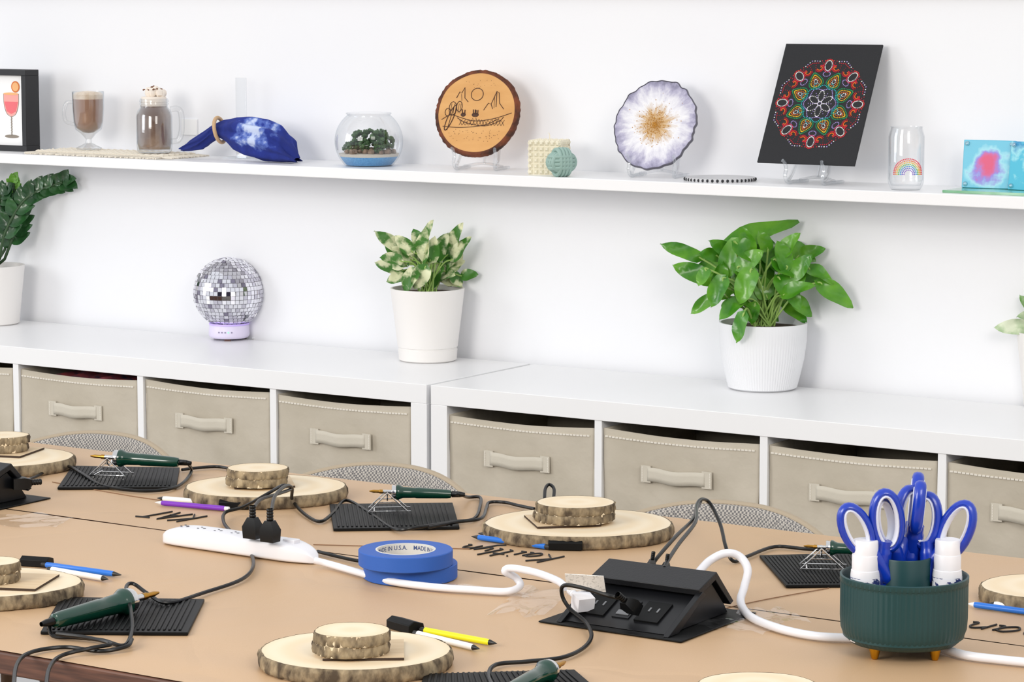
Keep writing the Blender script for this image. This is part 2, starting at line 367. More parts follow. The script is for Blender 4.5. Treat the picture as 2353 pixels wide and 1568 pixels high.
def station(u,v,r,seed,su,sv,sr,pu=None,pv=None,prz=.6,count=2,sq=.84):
    p=T(u,v,BH);p.z=TT;slice_(p,r,BH,seed,'large wood slices on the table','large bark-edged wood slice lying on kraft paper',sq=sq)
    if pu:ply(pu,pv,BH+.0006,.094,prz)
    z=BH+.0042
    if su:
        q=T(su,sv,z+2*SHH)
        for k in range(count):
            slice_(Vector((q.x+.002*k,q.y,TT+z+k*(SHH+.0003))),sr*(1-.01*k),SHH,seed+3.3+k,'small wood slices stacked on the large ones','small bark-edged wood slice stacked on a larger slice',sq=.9)
station(-8,1050,.126,1.1,5,1000,.043,15,1040,.3)
station(609,1117,.126,2.7,590,1075,.0475,603,1111,.75)
station(1330,1201,.137,4.2,1320,1154,.0575,1292,1199,.78)
station(-10,1338,.112,5.1,-20,1290,.036,30,1339,.4)
station(817,1493,.112,6.9,806,1448,.0445,836,1497,.62,sq=.92)
station(2425,1348,.097,8.3,None,0,0)
p=T(1740,1572,.02);p.z=TT;slice_(p,.066,.02,9.4,'large wood slices on the table','pale wood slice lying near the table edge')
# ================= SILICONE MATS =================
def pad(c,lab='black ribbed silicone mat under a wood-burning pen'):
    P=[T(u,v,.003) for u,v in c];ce=sum(P,Vector())/4;ce.z=TT+.0002
    g=G();Q=[(p.x-ce.x,p.y-ce.y) for p in P];g.prism(Q,0,.004)
    def bi(s,t):
        a=Vector(Q[0]).lerp(Vector(Q[1]),s);b=Vector(Q[3]).lerp(Vector(Q[2]),s);return a.lerp(b,t)
    n=26
    for k in range(n):
        s0=.035+.93*k/n;s1=s0+.93/n*.5
        a,b,c2,d=bi(s0,.05),bi(s1,.05),bi(s1,.95),bi(s0,.95)
        g.prism([tuple(a),tuple(b),tuple(c2),tuple(d)],.004,.0056)
    g.obj('silicone_mat',BLK,loc=ce,label=lab,cat='mat',group='black silicone mats on the table',bev=.0008)
pad([(132,1122),(405,1121),(413,1076),(166,1072)]);pad([(766,1217),(1056,1213),(1040,1157),(757,1160)])
pad([(1806,1347),(2030,1345),(1990,1272),(1745,1278)]);pad([(93,1454),(432,1456),(470,1379),(140,1374)])
pad([(965,1580),(1380,1592),(1320,1541),(975,1551)])
# ================= PLUGS / IRONS =================
def plug_geo(g,p,d,m=0,s=1):
    M=TR(p)@Mz(Vector(d))
    g.add([(-.012*s,-.009*s,0),(.012*s,-.009*s,0),(.012*s,.009*s,0),(-.012*s,.009*s,0),(-.013*s,-.01*s,.018*s),(.013*s,-.01*s,.018*s),(.013*s,.01*s,.018*s),(-.013*s,.01*s,.018*s),(-.006*s,-.006*s,.032*s),(.006*s,-.006*s,.032*s),(.006*s,.006*s,.032*s),(-.006*s,.006*s,.032*s)],
     [(0,3,2,1),(0,1,5,4),(1,2,6,5),(2,3,7,6),(3,0,4,7),(4,5,9,8),(5,6,10,9),(6,7,11,10),(7,4,8,11),(8,9,10,11)],m,M)
    for k in range(4):g.lathe([(.0045*s,0),(.0052*s,.001),(.0052*s,.003),(.0045*s,.004)],10,M@TR(0,0,(.032+k*.0045)*s),m)
def iron(tip,tail,cord,lab,plug=None,pd=(0,0,1),stand=True,foot=None):
    ax=tail-tip;L=ax.length;k=L/.18
    r=root('wood_burning_pen',lab,'wood burning pen',tip.lerp(tail,.6),group='green wood-burning pens')
    M=TR(tip)@Mz(ax)
    g=G();g.lathe([(0,0),(.0014,.001),(.0034,.010),(.0034,.022),(.0045,.023),(.0045,.030)],14,M@Matrix.Scale(k,4));g.obj('tip',BRASS,r,world=True)
    g=G();g.lathe([(.0042,.028),(.0042,.048),(.0145,.049),(.0155,.052),(.0145,.058),(.010,.0595)],20,M@Matrix.Scale(k,4));g.obj('heat_shield',CHROME,r,world=True)
    g=G();g.lathe([(.010,.058),(.0165,.059),(.0172,.064),(.0145,.069),(.0125,.074),(.0118,.09),(.0112,.10),(.0120,.104),(.0115,.12),(.0105,.15),(.0098,.170),(.0085,.178),(.004,.18),(0,.1802)],28,M@Matrix.Scale(k,4))
    g.obj('handle',GREENH,r,world=True)
    if cord:
        P=[tail-ax.normalized()*.004,tail+ax.normalized()*.012]+[T(*c) for c in cord]
        g=G();g.tube(P,.0026,8,k=6);g.obj('cord',CORD,r,world=True)
        g=G();g.lathe([(.005,0),(.0045,.012),(.003,.02)],10,TR(tail)@Mz(ax));g.obj('strain_relief',CORD,r,world=True)
        if plug is not None:
            g=G();plug_geo(g,plug,pd,s=.92);g.obj('plug',CORD,r,world=True)
    if stand:
        e=ax.normalized();e.z=0;e.normalize();s=Vector((-e.y,e.x,0));c=tip.lerp(tail,.22);b=Vector((c.x,c.y,TT+.0075))
        rs=root('pen_stand','folded chrome wire stand holding a wood-burning pen','stand',b,group='wire pen stands')
        g=G();hz=c.z-b.z
        g.tube([b+s*.017*sd+e*x for sd,x in((-1,.035),(-1,-.028),(1,-.028),(1,.035))],.0011,6,k=1)
        for sd in(-1,1):
            g.tube([b+s*.017*sd-e*.028,b+s*.013*sd+ZV*(hz)],.0011,6,k=1)
            g.tube([b+s*.017*sd+e*.03,b+s*.013*sd+ZV*hz],.0011,6,k=1)
            g.tube([b+s*.015*sd+e*.015+ZV*hz*.5,b+s*.015*sd-e*.014+ZV*hz*.5],.0009,6,k=1)
        g.tube([b+s*.013*cos(t)+ZV*(hz+.013*sin(t)) for t in [pi+pi*i/12 for i in range(13)]],.0011,6,k=1)
        g.tube([b+s*.022-e*.02+ZV*.001,b-s*.022-e*.02+ZV*.001],.0011,6,k=1)
        g.obj('wire_frame',CHROME,rs,world=True)
IL='dark green wood-burning pen in a wire stand on a mat'
lp=T(28,1112,.03)
iron(T(207,1048,.036),T(412,1063,.030),[(440,1083,.004),(418,1112,.004),(380,1126,.004),(310,1128,.004),(235,1116,.004),(190,1090,.008),(160,1073,.008),(130,1070,.006),(80,1097,.004),(45,1106,.012),(33,1109,.02)],IL,lp,Vector((.4,.6,0)))
s1=T(581,1237,.030);s2=T(621,1245,.030)
iron(T(848,1129,.036),T(1038,1136,.030),[(1075,1143,.006),(1102,1143,.004),(1104,1160,.004),(1090,1192,.004),(1040,1200,.004),(960,1212,.008),(905,1216,.004),(850,1180,.004),(795,1150,.004),(765,1180,.004),(735,1199,.004),(700,1182,.004),(672,1150,.012),(671,1122,.05),(655,1118,.065),(632,1140,.070),(624,1172,.067)],IL,s2,(0,0,1))
iron(T(1846,1255,.036),T(2035,1268,.03),[(2060,1262,.004),(2000,1248,.004),(1900,1262,.004),(1850,1262,.004),(1780,1257,.004),(1715,1280,.004),(1685,1290,.004),(1668,1258,.02),(1655,1205,.04),(1632,1158,.06),(1612,1148,.07),(1600,1165,.07),(1598,1200,.075),(1560,1250,.07),(1537,1285,.065),(1527,1305,.06)],IL)
iron(T(366,1362,.022),T(122,1428,.018),[(113,1436,.012),(122,1462,.004),(180,1466,.004),(235,1472,.004),(285,1484,.004),(303,1450,.010),(300,1400,.02),(290,1352,.02),(306,1342,.02),(340,1365,.012),(385,1386,.008),(470,1362,.004),(555,1332,.004),(582,1300,.004),(570,1262,.004),(530,1222,.006),(514,1200,.006),(518,1178,.01),(560,1165,.02),(610,1138,.045),(650,1116,.05),(668,1124,.05),(640,1135,.058),(600,1148,.065),(582,1168,.066)],'dark green wood-burning pen on a mat with coiled cord',s1,(0,0,1),stand=False)
iron(T(1300,1521,.020),T(1165,1590,.018),[(1135,1580,.006),(1123,1552,.004),(1140,1528,.004),(1210,1521,.004),(1290,1512,.004),(1340,1490,.004),(1359,1462,.006),(1345,1430,.01),(1310,1400,.02),(1292,1370,.035),(1296,1346,.05),(1340,1352,.05),(1400,1370,.045),(1440,1378,.04)],'dark green wood-burning pen on a mat near the table edge',stand=False)
def cordobj(pts,lab,r=.0026,m=CORD,name='electrical_lead'):
    P=[T(*c) for c in pts];c=P[0].copy();g=G();g.tube(P,r,8,k=6);return g.obj(name,m,world=True,loc=c,label=lab,cat='cable')
cordobj([(30,1600,.004),(38,1530,.004),(70,1500,.004),(150,1488,.004),(230,1497,.004),(290,1486,.006),(303,1470,.008)],'loose black cord looping over kraft paper near a pen')
cordobj([(105,1600,.004),(112,1540,.004),(140,1508,.004),(210,1490,.009),(255,1480,.009),(200,1466,.009),(130,1457,.009)],'loose black cord crossing another beside a pen mat')
cordobj([(418,1080,.004),(450,1076,.004),(500,1073,.004),(540,1080,.004),(560,1082,.004)],'black cord running behind a wood slice')
cordobj([(985,1212,.009),(1050,1200,.009),(1105,1192,.009),(1118,1168,.004),(1125,1155,.004),(1160,1155,.004),(1190,1162,.004),(1228,1170,.004)],'black cord running from a mat behind a wood slice')
cordobj([(1248,1172,.004),(1251,1150,.016),(1253,1124,.028),(1262,1114,.032),(1273,1124,.028),(1272,1150,.016),(1275,1172,.004)],'small loop of black cord behind the stacked slices')
cordobj([(1497,1302,.05),(1512,1280,.06),(1556,1230,.072),(1592,1195,.07),(1600,1170,.068),(1610,1152,.066)],'black cord rising from the pop-up power box')
cordobj([(730,1268,.004),(770,1278,.004),(815,1288,.004),(850,1292,.004)],'short black cord next to the power strip')
# ================= POWER STRIP =================
a=T(410,1250);b=T(700,1292);d=(b-a);L=.262;ang=atan2(d.y,d.x);c=a.lerp(b,.5)
r=root('power_strip','white power strip on kraft paper with two black plugs','power strip',(c.x,c.y,TT),(0,0,ang))
g=G();HZ=.027
def ps(s,t):
    x=(s-.5)*L*1.06;e=(1-abs(2*s-1)**8)**.5 if abs(2*s-1)<1 else 0
    hw=.0245*(.55+.45*min(1,(1-s)*5+.2))*max(e,.05);hz=HZ*(.8+.2*min(1,(1-s)*5))*max(e,.15)
    w=2*pi*t;cx=cos(w);sx=sin(w);q=5
    y=hw*math.copysign(abs(cx)**(2/q),cx);z=.0005+hz/2*(1+math.copysign(abs(sx)**(2/q),sx));return(x,y,z)
g.grid(ps,40,32);g.obj('strip_body',WPL,r)
g=G()
for k in range(6):
    x=-.105+k*.031
    for yy in(-.0045,.0045):g.box(.0015,.0028,.0014,TR(x,yy,HZ+.0004)@RZ(pi/2))
    g.lathe([(0,0),(.0022,.0),(.0022,.0012),(0,.0012)],8,TR(x+.008,0,HZ-.0003))
g.obj('outlet_slots',mat('slot_grey','#55555c',.5),r)
G().box(.02,.014,.006,TR(.092,0,HZ)).obj('switch',WPL,r,bev=.001)
WC=[(722,1288,.012),(760,1298,.007),(830,1318,.006),(900,1337,.006),(1000,1350,.006),(1100,1357,.006),(1165,1360,.006),(1195,1347,.01),(1185,1328,.02),(1160,1314,.03),(1175,1306,.035),(1230,1316,.035),(1280,1335,.035),(1300,1350,.035)]
P=[T(*q) for q in WC];g=G();g.tube(P,.0050,10,k=6);g.obj('cord',WPL,r,world=True)
g=G();plug_geo(g,T(1348,1392,.022),T(1303,1352,.034)-T(1348,1392,.022),s=.95);g.obj('plug',WPL,r,world=True)
G().box(.05,.001,.026,TR(T(1345,1340,.050))@RZ(.3)@RX(.5)).obj('warning_label',mat('label_paper','#efece6',.7,col2='#cfccc6',nscale=300,lo=.55,hi=.6),r,world=True)
P=[(1600,1322,.04),(1630,1290,.05),(1668,1272,.06),(1700,1280,.055),(1718,1310,.04),(1710,1350,.02),(1702,1385,.007),(1725,1418,.006),(1790,1445,.006),(1870,1462,.006),(1950,1467,.006),(2060,1470,.006),(2150,1488,.006),(2220,1507,.006),(2300,1517,.006),(2400,1528,.006),(2500,1545,.006)]
r=root('white_extension_cord','thick white extension cord plugged into the power box','cable',T(1790,1445))
g=G();g.tube([T(*q) for q in P],.0055,10,k=7);g.obj('cable',WPL,r,world=True)
g=G();plug_geo(g,T(1586,1338,.030),(T(1630,1290,.05)-T(1590,1335,.04)),s=.95);g.obj('plug',WPL,r,world=True)
# ================= POP-UP POWER BOX =================
def popup(p,lab,rz=0):
    r=root('pop_up_power_box',lab,'power box',p,(0,0,rz),group='black pop-up power boxes')
    L=.150;zz=.84
    G().bb(-.028,L+.028,-.010,.182,.0,.002).obj('base_plate',BLK,r,bev=.0008)
    MX=Matrix(((0,0,1,0),(1,0,0,0),(0,zz,0,0),(0,0,0,1)))
    G().prism([(.006,.003),(.160,.003),(.150,.018),(.116,.058)],.001,L-.001,MX).obj('socket_block',BLKP,r,bev=.001)
    G().prism([(.080,.046),(.118,.062),(.158,.016),(.166,.020),(.121,.074),(.076,.056)],-.004,L+.004,MX).obj('lid',mat('black_satin','#17181b',.45,bump=.1,bscale=400,spec=.4),r,bev=.001)
    for xx in(-.006,L-.002):
        G().prism([(-.004,.003),(.022,.003),(.090,.046),(.082,.052)],xx,xx+.008,MX).obj('side_cheek',BLKP,r,bev=.0006)
    sl=atan2(.055*zz,.110)
    F=lambda x,q,o=.0015:TR(x,.006+q*cos(sl),.003*zz+q*sin(sl))@RX(sl)@TR(0,0,o)
    g=G();g.box(.024,.038,.002,F(.070,.040,.0005),1)
    for q in(.031,.047):g.box(.018,.009,.002,F(.070,q),0)
    g.obj('usb_ports',[mat('port_grey','#77797c',.4),BLKP],r)
    for x in(.108,.03):
        g=G();g.box(.034,.042,.003,F(x,.040,.001),1)
        for xx in(-.006,.006):g.box(.0022,.008,.0012,F(x+xx,.043,.0028),0)
        g.obj('outlet',[mat('port_grey','#77797c',.4),BLK],r)
    return r
p=T(1290,1434);popup(Vector((p.x,p.y,TT+.0003)),'black pop-up power box with triangular lid open')
p=T(-268,1162);popup(Vector((p.x,p.y,TT+.0003)),'black pop-up power box beside a loose black cord')
r=root('black_plug','black plug pushed into the power box outlet','plug',T(1460,1402,.024));g=G();plug_geo(g,T(1460,1402,.024),(-.2,-.9,.7),s=.8);g.obj('plug_body',CORD,r,world=True)
for (u,v,h) in((1495,1315,.046),(1528,1321,.046)):
    r=root('black_plug','black plug with cord at the power box back','plug',T(u,v,h));g=G();plug_geo(g,T(u,v,h),(.1,.1,1),s=.5);g.obj('plug_body',CORD,r,world=True)
def film(u,v,w,h,rz,seed):
    p=T(u,v);g=G();g.grid(lambda s,t:((s-.5)*w,(t-.5)*h*(1+.2*sin(s*9+seed)),.001+.006*abs(noise.noise(Vector((s*3,t*3,seed))))),20,14)
    g.obj('plastic_film',FILM,loc=(p.x,p.y,TT+.0005),rot=(0,0,rz),label='crumpled scrap of clear plastic film on the paper',cat='plastic film',group='clear plastic film scraps',ang=20)
film(1225,1385,.07,.16,.3,1);film(1130,1362,.12,.03,0,2);film(60,1200,.12,.09,.4,3);film(1690,1440,.10,.06,.1,4);film(1770,1420,.07,.08,.9,5);film(1000,1345,.14,.03,0,6)
# ================= TAPE ROLLS =================
BT=mat('blue_tape','#265ab0',.6,bump=.05,bscale=400);CORE=mat('tape_core','#d6d4ce',.7);TXB=mat('core_print','#3c4f7f',.7)
w=.0205
for i,(u,v,h) in enumerate(((943,1292,0),(932,1262,w+.0003))):
    p=T(u,v,h+w);p.z=TT+h
    r=root('masking_tape_roll','roll of blue masking tape in a stack of two','tape',p,(0,0,TH),group='stack of blue tape rolls')
    R=.0635
    G().lathe([(.0405,.0002),(R-.001,.0),(R,.001),(R,w-.001),(R-.001,w),(.0405,w-.0003)],64).obj('tape_winding',BT,r)
    G().lathe([(.0405,0),(.0405,w),(.038,w),(.038,0),(.0405,0)],64).obj('cardboard_core',CORE,r)
    g=G()
    text_geo(g,'MADE IN U.S.A.    MADE IN U.S.A.',I4,sx=.0075,sy=.0085,bend=lambda v:(.0377*sin((v.x+.005)/.0377),.0377*cos((v.x+.005)/.0377),v.y+.012),off=.008)
    g.obj('core_lettering',TXB,r)
# ================= PENS =================
def pen(a,b,col,lab,rad=.004,tipc='#1a1a1a',name='mechanical_pencil',h=.0045,two=None):
    A=T(a[0],a[1],h);B=T(b[0],b[1],h);ax=B-A;L=ax.length;M=TR(A)@Mz(ax)
    r=root(name,lab,'pen' if name!='mechanical_pencil' else 'pencil',A.lerp(B,.5),group='pencils and blending pens beside the wood slices')
    cm=mat('pen_'+col,col,.35)
    G().lathe([(0,.10*L),(rad*.9,.10*L),(rad,.14*L),(rad,.93*L),(rad*.7,.94*L)],14,M).obj('barrel',cm,r,world=True)
    G().lathe([(0,0),(.0008,.002),(rad*.5,.05*L),(rad*.9,.1*L),(rad*.3,.11*L)],14,M).obj('tip',mat('pen_'+tipc,tipc,.4),r,world=True)
    G().lathe([(rad*.8,.92*L),(rad*.8,.99*L),(0,L)],14,M).obj('cap',mat('pen_'+(two or tipc),two or tipc,.4),r,world=True)
def wedge(u,v,rz,s=1):
    p=T(u,v);g=G();MX=Matrix(((0,0,1,0),(1,0,0,0),(0,1,0,0),(0,0,0,1)))
    g.prism([(-.012*s,0),(.012*s,0),(.010*s,.010*s),(-.004*s,.014*s),(-.012*s,.010*s)],-.022*s,.022*s,MX)
    g.obj('black_eraser',BLK,loc=(p.x,p.y,TT+.0003),rot=(0,0,rz),label='small black wedge eraser beside the pencils',cat='eraser',group='black wedge erasers',bev=.001)
pen((355,1155),(528,1170),'#7a2fb5','purple mechanical pencil lying on kraft paper',tipc='#d8d8d8',two='#e8e8e8')
pen((360,1145),(515,1158),'#efeee9','white marker pen with black cap on kraft paper',name='white_marker')
wedge(540,1168,.5,1.05)
pen((1082,1233),(1265,1258),'#1f6fd0','blue mechanical pencil lying on kraft paper',two='#2b2b2b')
pen((1098,1226),(1270,1250),'#efeee9','white marker pen lying beside a blue pencil',name='white_marker')
wedge(1300,1262,.5,1.1)
pen((280,1322),(95,1297),'#1f6fd0','blue mechanical pencil lying beside a wood slice')
pen((250,1332),(110,1308),'#efeee9','white marker pen lying beside a wood slice',name='white_marker')
wedge(85,1300,.3,.95)
pen((1143,1480),(965,1447),'#e3e01c','yellow mechanical pencil lying beside a wood slice')
pen((1103,1492),(950,1455),'#f1f0ea','white marker pen lying beside a yellow pencil',name='white_marker')
wedge(932,1448,-.3,1.05)
pen((2222,1388),(2400,1412),'#1f6fd0','blue mechanical pencil beside a wood slice',tipc='#e8e8e8')
pen((2270,1388),(2420,1402),'#f1f0ea','white marker pen beside a wood slice',name='white_marker')
# ================= CADDY =================
TEAL=mat('teal_ceramic','#123d40',.42)
cp=T(2075,1500);r=root('desk_caddy','round ribbed teal caddy with gold feet holding scissors and bottles','caddy',(cp.x,cp.y,TT),(0,0,TH))
RB=.0755
g=G()
def rib(a,j,rr,z):return 1+(.010*(abs(sin(a*36))-.5) if 3<=j<=8 else 0)
g.lathe([(0,.014),(.05,.0125),(.064,.015),(.071,.022),(.0745,.032),(RB,.045),(RB,.075),(RB,.085),(RB,.088),(.0765,.089),(.0765,.095),(.0745,.096),(.0728,.094),(.072,.022),(.06,.018),(0,.018)],288,wob=rib)
g.obj('caddy_body',TEAL,r)
G().lathe([(.0315,.019),(.0315,.116),(.031,.1175),(.0295,.1175),(.029,.116),(.029,.022),(0,.022)],48).obj('center_cup',TEAL,r)
for k in range(4):
    a=pi/4*.9+k*pi/2
    G().lathe([(0,0),(.0035,.0),(.0045,.002),(.008,.0155),(0,.016)],16,TR(.05*cos(a),.05*sin(a),0)).obj('foot',GOLD,r)
CM=ROOTM[r.name]
for dx,dy in((-.049,-.018),(.0485,-.016)):
    b=CM@Vector((dx,dy,.0185));r2=root('glue_bottle','small white bottle with cap and blue label in the caddy','bottle',b,group='white bottles in the caddy')
    G().lathe([(0,0),(.0165,0),(.0175,.002),(.0175,.080),(.0168,.086),(.0150,.0875)],32).obj('bottle_body',WPL,r2)
    G().lathe([(.0178,.030),(.0178,.078)],32).obj('label',mat('bottle_label','#e9eaf2',.5,col2='#27346e',nscale=90,stretch=(1,1,2.5),lo=.5,hi=.52),r2)
    G().lathe([(.0150,.0865),(.0160,.087),(.0160,.104),(.0158,.1045),(.0152,.1048),(.0150,.121),(.0140,.1225),(0,.1225)],32).obj('cap',WPL,r2)
WIN=mat('white_grip','#dfe2ee',.35);STEEL=mat('steel','#b9bcc0',.25,1)
def scissors(dx,dy,tx,ty,spin,lift=0,big=1):
    base=CM@Vector((dx,dy,.028+lift))
    r=bpy.data.objects.new('scissors',None);COL.objects.link(r)
    Mw=TR(base)@RZ(TH)@RY(tx)@RX(ty)@RZ(spin);r.location=base;r.rotation_euler=Mw.to_euler();ROOTM[r.name]=Mw
    tag(r,'scissors with blue and white handles standing in the caddy','scissors','scissors in the caddy')
    for sd in(-1,1):
        g=G();g.prism([(-.001*sd,0),(.007*sd,.03),(.007*sd,.07),(-.004*sd,.08),(-.006*sd,.06)],-.0008,.0008,TR(0,sd*.001,0)@RX(pi/2));g.obj('blade',STEEL,r)
        g=G();cx=.0170*sd*big;cz=.129;a=.0135*(1.1 if sd>0 else 1)*big;b=.0285*(1.08 if sd>0 else .95)*big;ro=-.16*sd
        o=circ(cx,cz,a,b,28,rot=ro);g.tube([(x,sd*.001,z) for x,z in o[:-1]],.0052,10,k=1,closed=True,up=(0,1,0),flat=1.35)
        g.tube([(-.004*sd,sd*.001,.050),(.0*sd,sd*.001,.072),(.004*sd,sd*.001,.088),(.011*sd,sd*.001,.106)],[.007,.010,.010,.009],10,up=(0,1,0),flat=1.1);g.obj('handle',BLUE,r)
        g=G();o=circ(cx,cz,a-.0043,b-.0043,28,rot=ro);g.tube([(x,sd*.001,z) for x,z in o[:-1]],.0026,8,k=1,closed=True,up=(0,1,0),flat=3.0);g.obj('grip_insert',WIN,r)
scissors(-.008,-.010,-.27,.06,.05,.006,1.12);scissors(-.004,.006,-.05,.0,.55,.004,1.1)
scissors(.004,.012,.09,-.02,1.45,.020,1.05);scissors(.010,.000,.25,.02,-.5,.002,1.12)
# ================= CONSOLE: PLANTS =================
def leaf(g,base,d,n,L,W,curl=.2,fold=.25,m=0,heart=True):
    d=d.normalized();n=(n-d*n.dot(d)).normalized();s=d.cross(n)
    K=9;v=[];f=[];mm=[]
    for i in range(K+1):
        t=i/K
        w=W*(1.55*(t**.42)*((1-t)**.72)) if heart else W*1.25*(sin(pi*t**.8))**.8
        c=base+d*L*t-n*curl*L*t*t
        for j in(-2,-1,0,1,2):
            q=j/2;back=-d*L*.10*abs(q)*(1-t)**3 if heart else Vector()
            v.append(c+s*w*.5*q+n*(fold*w*.5*abs(q)**1.3)+n*(.04*L*sin(t*9+j))+back)
    for i in range(K):
        for j in range(4):
            a=i*5+j;f.append((a,a+1,a+6,a+5));mm.append(m)
    g.add(v,f,mm)
def plantfrom(rootobj,base,u0,v0,leaves,lm,sm,seed,dep=.05,heart=True,curl=.25,wk=1.2,sr=.0016):
    random.seed(seed);g=G();gs=G();TC=(CAM-base).normalized();scale=ppm(base)
    for q in leaves:
        bu,bv,tu,tv,w=q[:5];dd=q[5] if len(q)>5 else random.uniform(-dep,dep)
        B=base+RR*((bu-u0)/scale)+ZV*((v0-bv)/scale)+HH*dd
        Tp=base+RR*((tu-u0)/scale)+ZV*((v0-tv)/scale)+HH*(dd-random.uniform(-.01,.03))
        if B.y>-.02:B.y=-.02
        if Tp.y>-.02:Tp.y=-.02
        d=Tp-B;n=TC*random.uniform(.7,1.1)+ZV*random.uniform(.1,.9)+RR*random.uniform(-.6,.6)
        leaf(g,B,d,n,d.length*1.08,w/scale*wk,curl=random.uniform(.03,curl),fold=random.uniform(.1,.45),heart=heart)
        st=base+RR*random.uniform(-.02,.02)+HH*random.uniform(-.02,.02)-ZV*.008
        mid=st.lerp(B,.55)+ZV*.02+RR*random.uniform(-.006,.006)
        gs.tube([st,mid,B,B+d*.15],sr,6,k=5)
    g.obj('foliage',lm,rootobj,world=True,ang=80);gs.obj('stems',sm,rootobj,world=True)
GL=mat('pothos_green','#2a7510',.3,col2='#76b52e',nscale=18,lo=.32,hi=.75,coat=.15)
GV=mat('variegated_leaf','#427a2a',.4,col2='#dfe2b8',nscale=30,lo=.46,hi=.56)
GZ=mat('zz_leaf','#1b4424',.3,col2='#346634',nscale=20,coat=.3)
GY=mat('young_leaf','#6fae3a',.4);STM=mat('stem_green','#9cc064',.5);SOIL=mat('soil','#3a2a20',.95,bump=1,bscale=120,col2='#5b4636',nscale=90)
def potbase(u,v): return onz(u,v,CT)
p=potbase(1752,893);S=ppm(p);r=root('potted_pothos','green pothos in a white ribbed pot on the console','potted plant',p)
g=G();H=.130;kx=1.10
g.lathe([(0,.0),(.054*kx,.0),(.060*kx,.004),(.066*kx,.03),(.072*kx,.06),(.076*kx,.095),(.0775*kx,H-.004),(.0772*kx,H),(.074*kx,H),(.072*kx,H-.012),(0,H-.014)],264,wob=lambda a,j,rr,z:1+(.014*abs(sin(a*44)) if 2<=j<=5 else 0))
g.obj('pot',mat('white_ribbed_ceramic','#e9eaed',.55),r);G().lathe([(.0725*kx,H-.011),(.04,H-.007),(0,H-.006)],32).obj('soil',SOIL,r)
LB=[(1660,580,1806,502,66),(1612,606,1527,572,42),(1640,655,1553,622,54),(1670,605,1596,640,54),(1665,600,1720,655,60),(1700,560,1655,640,70),(1745,560,1790,625,58),(1790,590,1820,540,48),(1800,580,1872,600,58),(1830,600,1895,578,44),
(1875,640,1958,655,54),(1870,650,1948,697,52),(1845,620,1900,640,46),(1640,690,1588,722,38),(1660,640,1625,700,56),(1690,670,1740,712,52),(1720,620,1690,690,60),(1740,600,1770,690,60),(1780,640,1830,700,56),(1790,660,1760,730,50),(1700,715,1680,778,46,-.09),(1730,700,1720,745,40),(1820,690,1862,730,44),(1760,580,1742,540,40),(1690,600,1640,560,46),(1810,640,1850,590,50),(1770,650,1720,600,54),(1670,690,1640,650,46),(1740,660,1800,680,50),(1800,700,1850,742,44),(1660,720,1700,690,40),(1750,720,1790,745,38),(1730,640,1680,610,50),(1620,620,1600,655,36),(1700,640,1650,690,56),
(1720,580,1700,530,44),(1690,620,1740,580,54),(1770,600,1830,630,54),(1650,600,1610,590,42),(1680,560,1740,600,54),(1800,620,1780,560,50),(1700,690,1650,720,46),(1760,690,1740,640,54),(1680,650,1720,620,56),(1790,680,1850,650,48),(1820,660,1835,610,42),(1640,660,1660,610,46)]
plantfrom(r,p+ZV*H,1753,748,LB,GL,STM,5,dep=.06,wk=1.18,sr=.0019)
p=potbase(983,828);r=root('potted_variegated_pothos','cream and green variegated pothos in a smooth white pot','potted plant',p);H=.152;kx=1.08
g=G();g.lathe([(a*kx,b) for a,b in [(0,0),(.052,0),(.056,.003),(.0575,.024),(.0560,.0255),(.0560,.0285),(.058,.030),(.0715,H-.003),(.0715,H),(.068,H),(.066,H-.012),(0,H-.014)]],64);g.obj('pot',mat('white_matte_ceramic','#ece9e6',.5),r)
G().lathe([(.067*kx,H-.011),(.03,H-.008),(0,H-.007)],32).obj('soil',SOIL,r)
LA=[(975,600,988,512,50),(940,590,870,535,40),(935,610,890,560,38),(945,600,905,572,38),(1000,600,1022,545,42),(1030,590,1058,520,42),(1040,600,1075,548,38),(920,630,865,607,36),(930,640,890,650,36),(960,620,925,665,46),(980,610,955,660,46),(1000,620,1040,660,54),(1010,610,985,665,48),(1060,640,1096,634,32),(1030,630,1062,600,40),(950,580,915,545,36),(970,570,955,530,36),(1005,590,1040,570,38),(960,640,1000,600,44),(940,650,905,630,38),(1020,650,1060,660,40),(985,640,960,600,44),(1045,620,1050,570,38),(925,600,880,590,36),(1000,650,1030,610,40),
(950,610,930,560,40),(990,600,1000,550,40),(1020,610,1050,590,42),(970,650,940,640,44),(1010,640,1040,630,44),(950,600,985,570,42),(930,600,900,620,40),(1035,640,1065,655,36)]
plantfrom(r,p+ZV*H,983,665,LA,GV,STM,8,dep=.045,wk=1.25)
p=potbase(-14,744);r=root('potted_zz_plant','dark glossy zz plant in a white pot','potted plant',p);H=.137;kx=1.13
g=G();g.lathe([(a*kx,b) for a,b in [(0,0),(.048,0),(.052,.003),(.065,H-.002),(.065,H),(.061,H),(.059,H-.014),(0,H-.016)]],64);g.obj('pot',mat('white_matte_ceramic','#efedea',.5),r)
G().lathe([(.06*kx,H-.013),(0,H-.01)],32).obj('soil',SOIL,r)
random.seed(3);g=G();gs=G();B0=p+ZV*H;S=ppm(B0)
